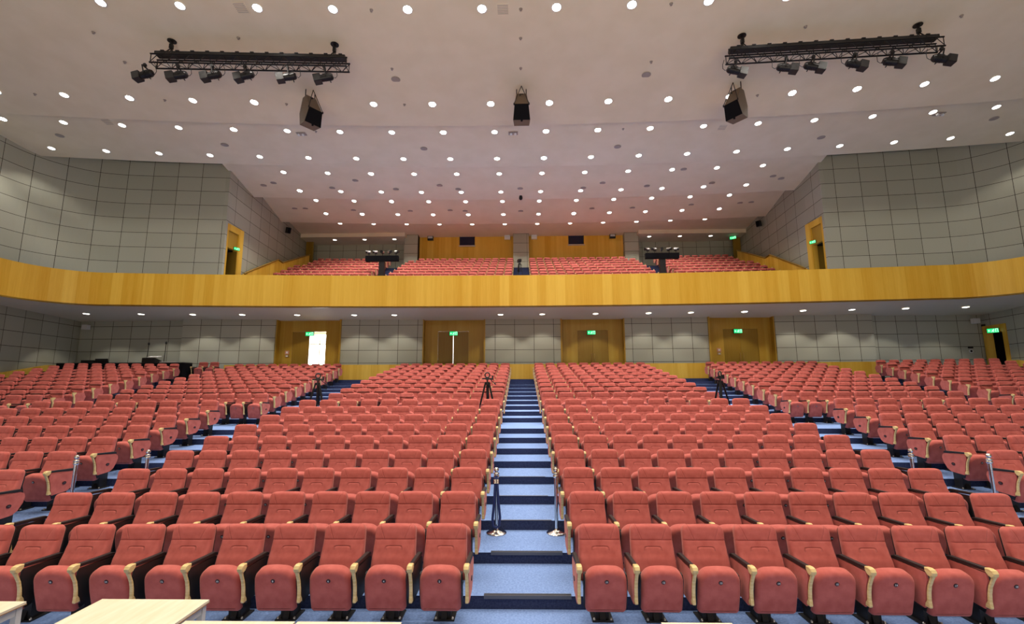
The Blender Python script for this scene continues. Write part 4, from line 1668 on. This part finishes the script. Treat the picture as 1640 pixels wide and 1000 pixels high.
# ------------------------------------------------------------------ tripods
def tripod(loc, rz, h, label, cam_top=False, spread=0.38):
    root = empty('camera_tripod', loc, R(rz))
    for a in (90, 210, 330):
        ca, sa = math.cos(R(a)), math.sin(R(a))
        mb = MB()
        mb.cyl((ca * 0.06, sa * 0.06, h - 0.22), (ca * spread * 0.6, sa * spread * 0.6, h * 0.42), 0.024, n=8)
        t = Vector((-sa, ca, 0)) * 0.03
        p0, p1 = Vector((ca * 0.06, sa * 0.06, h - 0.24)), Vector((ca * spread * 0.6, sa * spread * 0.6, h * 0.42))
        mb.cyl(p0 + t, p1 + t, 0.012, n=6)
        mb.cyl(p0 - t, p1 - t, 0.012, n=6)
        mb.cyl((ca * spread * 0.58, sa * spread * 0.58, h * 0.44), (ca * spread, sa * spread, 0.02), 0.015, n=8)
        mb.cyl((ca * spread, sa * spread, 0.0), (ca * spread, sa * spread, 0.04), 0.022, n=8)
        mb.cyl((0, 0, h * 0.40), (ca * spread * 0.58, sa * spread * 0.58, h * 0.44), 0.010, n=6)
        mb.build('leg', M['black_metal'], root)
    mb = MB()
    mb.cyl((0, 0, h * 0.38), (0, 0, h - 0.12), 0.022, n=10)
    mb.cyl((0, 0, h - 0.27), (0, 0, h - 0.20), 0.075, n=12)
    mb.build('centre_column', M['black_metal'], root)
    mb = MB()
    if cam_top:
        mb.box(-0.10, 0.10, -0.16, 0.16, h - 0.12, h + 0.06)
        mb.cyl((0, -0.16, h - 0.03), (0, -0.28, h - 0.03), 0.06, 0.07, 14)
    else:
        mb.box(-0.05, 0.05, -0.05, 0.05, h - 0.14, h - 0.06)
        n = 18
        for i in range(n):
            a0, a1 = 2 * math.pi * i / n, 2 * math.pi * (i + 1) / n
            mb.cyl((0.07 * math.cos(a0), 0, h - 0.0 + 0.07 * math.sin(a0)), (0.07 * math.cos(a1), 0, h + 0.07 * math.sin(a1)), 0.02, n=6, caps=False)
        mb.box(-0.15, 0.17, -0.03, 0.03, h - 0.13, h - 0.085)
        mb.box(0.13, 0.17, -0.035, 0.035, h - 0.14, h - 0.02)
    mb.build('camera_body' if cam_top else 'pan_head', M['black'], root)
    mb = MB()
    mb.cyl((0.05, 0.02, h - 0.1), (0.22, 0.16, h - 0.26), 0.010, n=6)
    mb.cyl((0.19, 0.135, h - 0.23), (0.24, 0.18, h - 0.28), 0.016, n=6)
    mb.build('pan_handle', M['black'], root)
    tag(root, label, 'tripod', 'camera tripods')


tripod((-6.0, 13.7, ZK[9]), 10, 1.47, 'black camera tripod in the cross gangway at the left aisle')
tripod((-1.01, 13.7, ZK[9]), 0, 1.47, 'black camera tripod in the cross gangway left of the centre aisle')
tripod((5.72, 13.7, ZK[9]), 35, 1.47, 'black camera tripod in the cross gangway toward the right aisle')
tripod((-0.13, 30.0, BZ[4]), 20, 1.26, 'small video camera on a tripod in the balcony centre aisle', True, 0.28)


# ------------------------------------------------------------------ tables in front of the first row
def table(x0, x1, y0, y1, label):
    root = empty('folding_table', ((x0 + x1) / 2, (y0 + y1) / 2, 0))
    hw, hd = (x1 - x0) / 2, (y1 - y0) / 2
    mb = MB()
    mb.box(-hw, hw, -hd, hd, 0.722, 0.745)
    top = mb.build('table_top', M['table'], root)
    mb = MB()
    mb.box(-hw - 0.003, hw + 0.003, -hd - 0.003, hd + 0.003, 0.7205, 0.7275)
    mb.build('edge_band', M['table_edge'], top)
    for sx in (-1, 1):
        for sy in (-1, 1):
            mb = MB()
            x = sx * (hw - 0.035)
            y = sy * (hd - 0.035)
            mb.box(x - 0.022, x + 0.022, y - 0.022, y + 0.022, 0.0, 0.715)
            mb.build('leg', M['grey_leg'], root)
    mb = MB()
    for sx in (-1, 1):
        x = sx * (hw - 0.035)
        mb.box(x - 0.018, x + 0.018, -hd + 0.06, hd - 0.06, 0.66, 0.715)
    for sy in (-1, 1):
        y = sy * (hd - 0.035)
        mb.box(-hw + 0.06, hw - 0.06, y - 0.018, y + 0.018, 0.66, 0.715)
    mb.build('apron_frame', M['grey_leg'], root)
    tag(root, label, 'table', 'pale tables before the front row')


table(-3.44, -2.55, 2.55, 4.04, 'pale wood table with grey legs standing before the left seats')
table(-4.95, -4.02, 2.55, 3.99, 'pale wood table cut off at the bottom left corner')
table(-2.50, -1.68, 2.3, 3.70, 'pale table at the bottom edge just right of the larger table')
table(-1.66, -0.89, 2.3, 3.70, 'pale table at the bottom edge nearest left of the centre aisle')
table(1.01, 1.52, 2.3, 3.72, 'pale table at the bottom edge right of the centre aisle')

# ------------------------------------------------------------------ control desk at the back left
dk = empty('control_desk', (-20.0, 23.2, ZK[19]))
mb = MB()
mb.box(-3.3, 3.12, -0.3, 0.4, 0.86, 0.90)
mb.build('desk_top', M['black'], dk)
mb = MB()
n = 60
vs = []
for i in range(n + 1):
    x = -3.3 + 6.42 * i / n
    for z in (0.0, 0.86):
        vs.append((x, -0.30 + (0.012 if i % 2 else -0.006) * (1.0 if z == 0 else 0.35), z))
mb.add(vs, [(2 * i, 2 * i + 2, 2 * i + 3, 2 * i + 1) for i in range(n)])
mb.box(3.105, 3.12, -0.29, 0.4, 0.0, 0.86)
mb.box(-3.3, -3.285, -0.29, 0.4, 0.0, 0.86)
mb.build('cloth_skirt', M['cloth_black'], dk)
tag(dk, 'long desk draped in black cloth behind the back left seats', 'desk')
for i, (x, w_, h_, lab) in enumerate(((-21.9, 0.62, 0.14, 'low flat black equipment case on the left end of the control desk'), (-21.25, 0.66, 0.22, 'taller black laptop lid on the left part of the control desk'))):
    o = empty('laptop' if i else 'equipment_case', (x, 23.2, ZK[19] + 0.90))
    mb = MB()
    if i:
        mb.box(-w_ / 2, w_ / 2, 0.0, 0.25, 0.0, 0.02)
        mb.build('keyboard_base', M['black'], o)
        mb = MB()
        mb.box(-w_ / 2, w_ / 2, -0.01, 0.008, 0.02, h_, Matrix.Rotation(R(12), 4, 'X'))
        mb.build('screen', M['black'], o)
    else:
        mb.box(-w_ / 2, w_ / 2, -0.15, 0.2, 0.0, h_)
        mb.build('body', M['black'], o)
        mb = MB()
        mb.box(-0.08, 0.08, -0.17, -0.15, h_ * 0.4, h_ * 0.6)
        mb.build('handle', M['black_metal'], o)
    tag(o, lab, 'laptop' if i else 'case')
mx = empty('mixing_console', (-18.72, 23.2, ZK[19] + 0.90))
mb = MB()
mb.prism([(-0.2, 0.0), (0.25, 0.0), (0.25, 0.10), (-0.2, 0.24)], -0.33, 0.33)
mb.build('body', M['black'], mx)
mb = MB()
for i in range(9):
    for j in range(3):
        mb.cyl((-0.26 + i * 0.065, -0.1 + j * 0.1, 0.215 - j * 0.031), (-0.26 + i * 0.065, -0.1 + j * 0.1, 0.24 - j * 0.031), 0.014, n=6)
mb.build('control_knobs', M['white'], mx)
tag(mx, 'black mixing console on the control desk below the two microphones', 'console')
o = MB().box(-0.26, 0.26, -0.15, 0.15, 0, 0.03, Matrix.Rotation(R(12), 4, 'X')).build('script_binder', M['paper'], None, (-18.58, 23.2, ZK[19] + 0.90 + 0.285))
tag(o, 'white open script sheets lying on the mixing console', 'papers')
o = MB().box(-0.42, 0.42, -0.12, 0.12, 0, 0.035).build('script_folder', M['white'], None, (-17.75, 23.15, ZK[19] + 0.905))
tag(o, 'pale flat folder on the right end of the control desk', 'folder')
for i, (x, h_, lab) in enumerate(((-19.15, 0.98, 'left gooseneck microphone on the control desk'), (-18.25, 1.02, 'right gooseneck microphone on the control desk'))):
    o = empty('gooseneck_microphone', (x, 23.42, ZK[19] + 0.90))
    MB().lathe([(0.09, 0), (0.09, 0.02), (0.03, 0.035), (0.012, 0.05)], 16).build('base', M['black'], o)
    MB().tube([(0, 0, 0.04), (0.01, 0, 0.35), (0.03, 0, 0.7), (0.05, -0.03, h_ - 0.06)], 0.016, 6).build('stem', M['black_metal'], o)
    MB().lathe([(0.0, 0.0), (0.04, 0.02), (0.05, 0.07), (0.04, 0.13), (0.0, 0.15)], 12, (0.055, -0.03, h_ - 0.08)).build('microphone_head', M['black'], o)
    tag(o, lab, 'microphone', 'microphones on the control desk')

# ------------------------------------------------------------------ follow-spot gantries on the balcony
for sd, nm in ((-1, 'left'), (1, 'right')):
    xc = sd * 8.97
    zf = BZ[3]
    g = empty('lighting_gantry', (xc, 29.0, zf))
    mb = MB()
    mb.box(-0.18, 0.18, -0.12, 0.12, 0.0, 10.2 - zf)
    mb.box(-0.3, 0.3, -0.22, 0.22, 0.0, 0.25)
    mb.build('column', M['black'], g)
    mb = MB()
    mb.box(-1.06, 1.06, -0.14, 0.14, 10.24 - zf, 10.58 - zf)
    mb.box(-1.03, -0.36, -0.17, -0.14, 10.22 - zf, 10.57 - zf)
    mb.box(-0.34, 0.34, -0.17, -0.14, 10.20 - zf, 10.57 - zf)
    mb.box(0.36, 1.03, -0.17, -0.14, 10.22 - zf, 10.57 - zf)
    mb.build('draped_beam', M['cloth_black'], g)
    tag(g, 'black draped T-shaped lighting gantry standing in the %s aisle of the balcony' % nm, 'lighting gantry', 'lighting gantries on the balcony')
    for i in range(5):
        x = xc + (-0.9 + 0.45 * i)
        o = empty('gantry_spotlight', (x, 29.0, 10.585))
        mb = MB()
        mb.cyl((0, 0, 0), (0, 0, 0.20), 0.014, n=6)
        mb.box(-0.05, 0.05, -0.05, 0.05, 0, 0.02)
        mb.build('stand', M['black_metal'], o)
        mb = MB()
        a = (150, 140, 95, 60, 35)[i]
        dx, dy = math.cos(R(a)), -math.sin(R(a))
        c = Vector((0, 0, 0.28))
        d = Vector((dx, dy * 0.6, -0.1)).normalized()
        mb.cyl(c - d * 0.12, c + d * 0.08, 0.075, 0.08, 12)
        mb.build('lamp_body', M['bolt'], o)
        mb = MB()
        mb.cyl(c + d * 0.081, c + d * 0.19, 0.082, 0.10, 12)
        mb.cyl(c - d * 0.1 + Vector((0, 0, -0.10)), c + d * 0.06 + Vector((0, 0, -0.10)), 0.05, n=8)
        mb.build('hood', M['black'], o)
        tag(o, 'small grey spotlight on the %s balcony gantry, %s from the left' % (nm, ORD[i]), 'spotlight', 'spotlights on the balcony gantries')

# ------------------------------------------------------------------ rear wall of the balcony: projection windows and boxes
for i, x in enumerate((-4.23, 4.29)):
    wroot = struct(empty('window_%d' % (3 + i), (x, 35.2, 13.0)))
    mb = MB()
    mb.box(-0.56, 0.56, -0.02, -0.004, 0.1, 1.08)
    mb.build('pane', M['glass_dark'], wroot)
    mb = MB()
    for (a, b, c, d) in ((-0.60, -0.55, 0.05, 1.12), (0.55, 0.60, 0.05, 1.12), (-0.60, 0.60, 1.07, 1.12)):
        mb.box(a, b, -0.06, -0.002, c, d)
    mb.build('window_frame', M['black_metal'], wroot)
    MB().box(-0.64, 0.64, -0.16, -0.002, -0.01, 0.07).build('window_sill', M['steel_sill'], wroot)
for i, (x, col, lab) in enumerate(((-7.1, 'black_metal', 'dark wall loudspeaker at the left end of the left timber bay'), (-1.08, 'white', 'grey-white box high on the timber wall just left of the centre pier'),
                                   (1.02, 'white', 'grey-white box high on the timber wall just right of the centre pier'), (7.1, 'black_metal', 'dark wall loudspeaker at the right end of the right timber bay'))):
    o = empty('wall_box', (x, 35.19, 13.75))
    MB().box(-0.22, 0.22, -0.26, -0.03, -0.23, 0.24, Matrix.Rotation(R(8), 4, 'X')).build('casing', M[col], o)
    MB().box(-0.18, 0.18, -0.275, -0.262, -0.02 - 0.06, 0.08, Matrix.Rotation(R(8), 4, 'X')).build('front_panel', M['steel_sill'], o)
    MB().box(-0.05, 0.05, -0.10, -0.001, -0.05, 0.05).build('bracket', M['black'], o)
    tag(o, lab, 'wall box', 'boxes on the rear timber wall')
for sd, x, z, lab in ((-1, -16.62, 13.2, 'small black loudspeaker on the left side wall of the balcony'), (1, 16.62, 13.3, 'small black loudspeaker on the right side wall of the balcony')):
    o = empty('wall_loudspeaker', (x, 31.4, z), R(-sd * 60))
    MB().box(-0.13, 0.13, -0.32, -0.08, -0.2, 0.2, Matrix.Rotation(R(10), 4, 'X')).build('casing', M['black'], o)
    MB().box(-0.04, 0.04, -0.10, 0.06, -0.05, 0.05).build('bracket', M['black_metal'], o)
    MB().box(-0.11, 0.11, -0.332, -0.322, -0.18, 0.18, Matrix.Rotation(R(10), 4, 'X')).build('grille', M['cloth_black'], o)
    tag(o, lab, 'loudspeaker', 'loudspeakers on the balcony side walls')

# small fittings on the lower rear wall
for i, (x, lab) in enumerate(((-13.12, 'small wall switch plate left of the open rear door'), (10.8, 'small wall switch plate left of the rightmost rear door'))):
    yb = back_y((SUR[0 if i == 0 else 3][0] + SUR[0 if i == 0 else 3][1]) / 2) + 0.319
    for q, (dz, hh, nm, mt, l2) in enumerate(((4.18, 0.10, 'fire_call_point', 'red_plate', lab.replace('switch plate', 'reddish call point')), (3.98, 0.07, 'wall_switch', 'brass', lab))):
        o = empty(nm, (x, yb, dz))
        MB().box(-0.11, 0.11, -0.03, 0.0, -hh, hh).build('plate', M[mt], o)
        MB().box(-0.05, 0.05, -0.038, -0.03, -hh * 0.5, hh * 0.5).build('button', M['white'], o)
        tag(o, l2, 'wall fitting')
for q, (z, nm, lab) in enumerate(((4.22, 'wall_socket', 'small dark box on the recessed wall by the right doorway'), (4.02, 'wall_dial', 'round dial on the recessed wall by the right doorway'))):
    o = empty(nm, (24.0, 25.449, z))
    if q == 0:
        MB().box(-0.12, 0.12, -0.05, 0.0, -0.05, 0.05).build('box', M['black_metal'], o)
    else:
        mb = MB()
        mb.cyl((0, 0, 0), (0, -0.04, 0), 0.10, n=16)
        mb.build('dial', M['white'], o)
        mb = MB()
        mb.cyl((0, -0.04, 0), (0, -0.046, 0), 0.06, n=12)
        mb.build('face', M['black_metal'], o)
    tag(o, lab, 'wall fitting')
for sd, nm in ((-1, 'left'), (1, 'right')):
    o = empty('wall_camera', (sd * 24.3, 25.24, 5.62))
    MB().box(-0.15, 0.15, -0.1, 0.13, -0.13, 0.13).build('housing', M['white'], o)
    MB().box(-0.04, 0.04, 0.12, 0.205, -0.04, 0.04).build('bracket', M['white'], o)
    tag(o, 'pale box-shaped unit high in the %s rear corner under the balcony' % nm, 'wall unit', 'pale units in the rear corners')
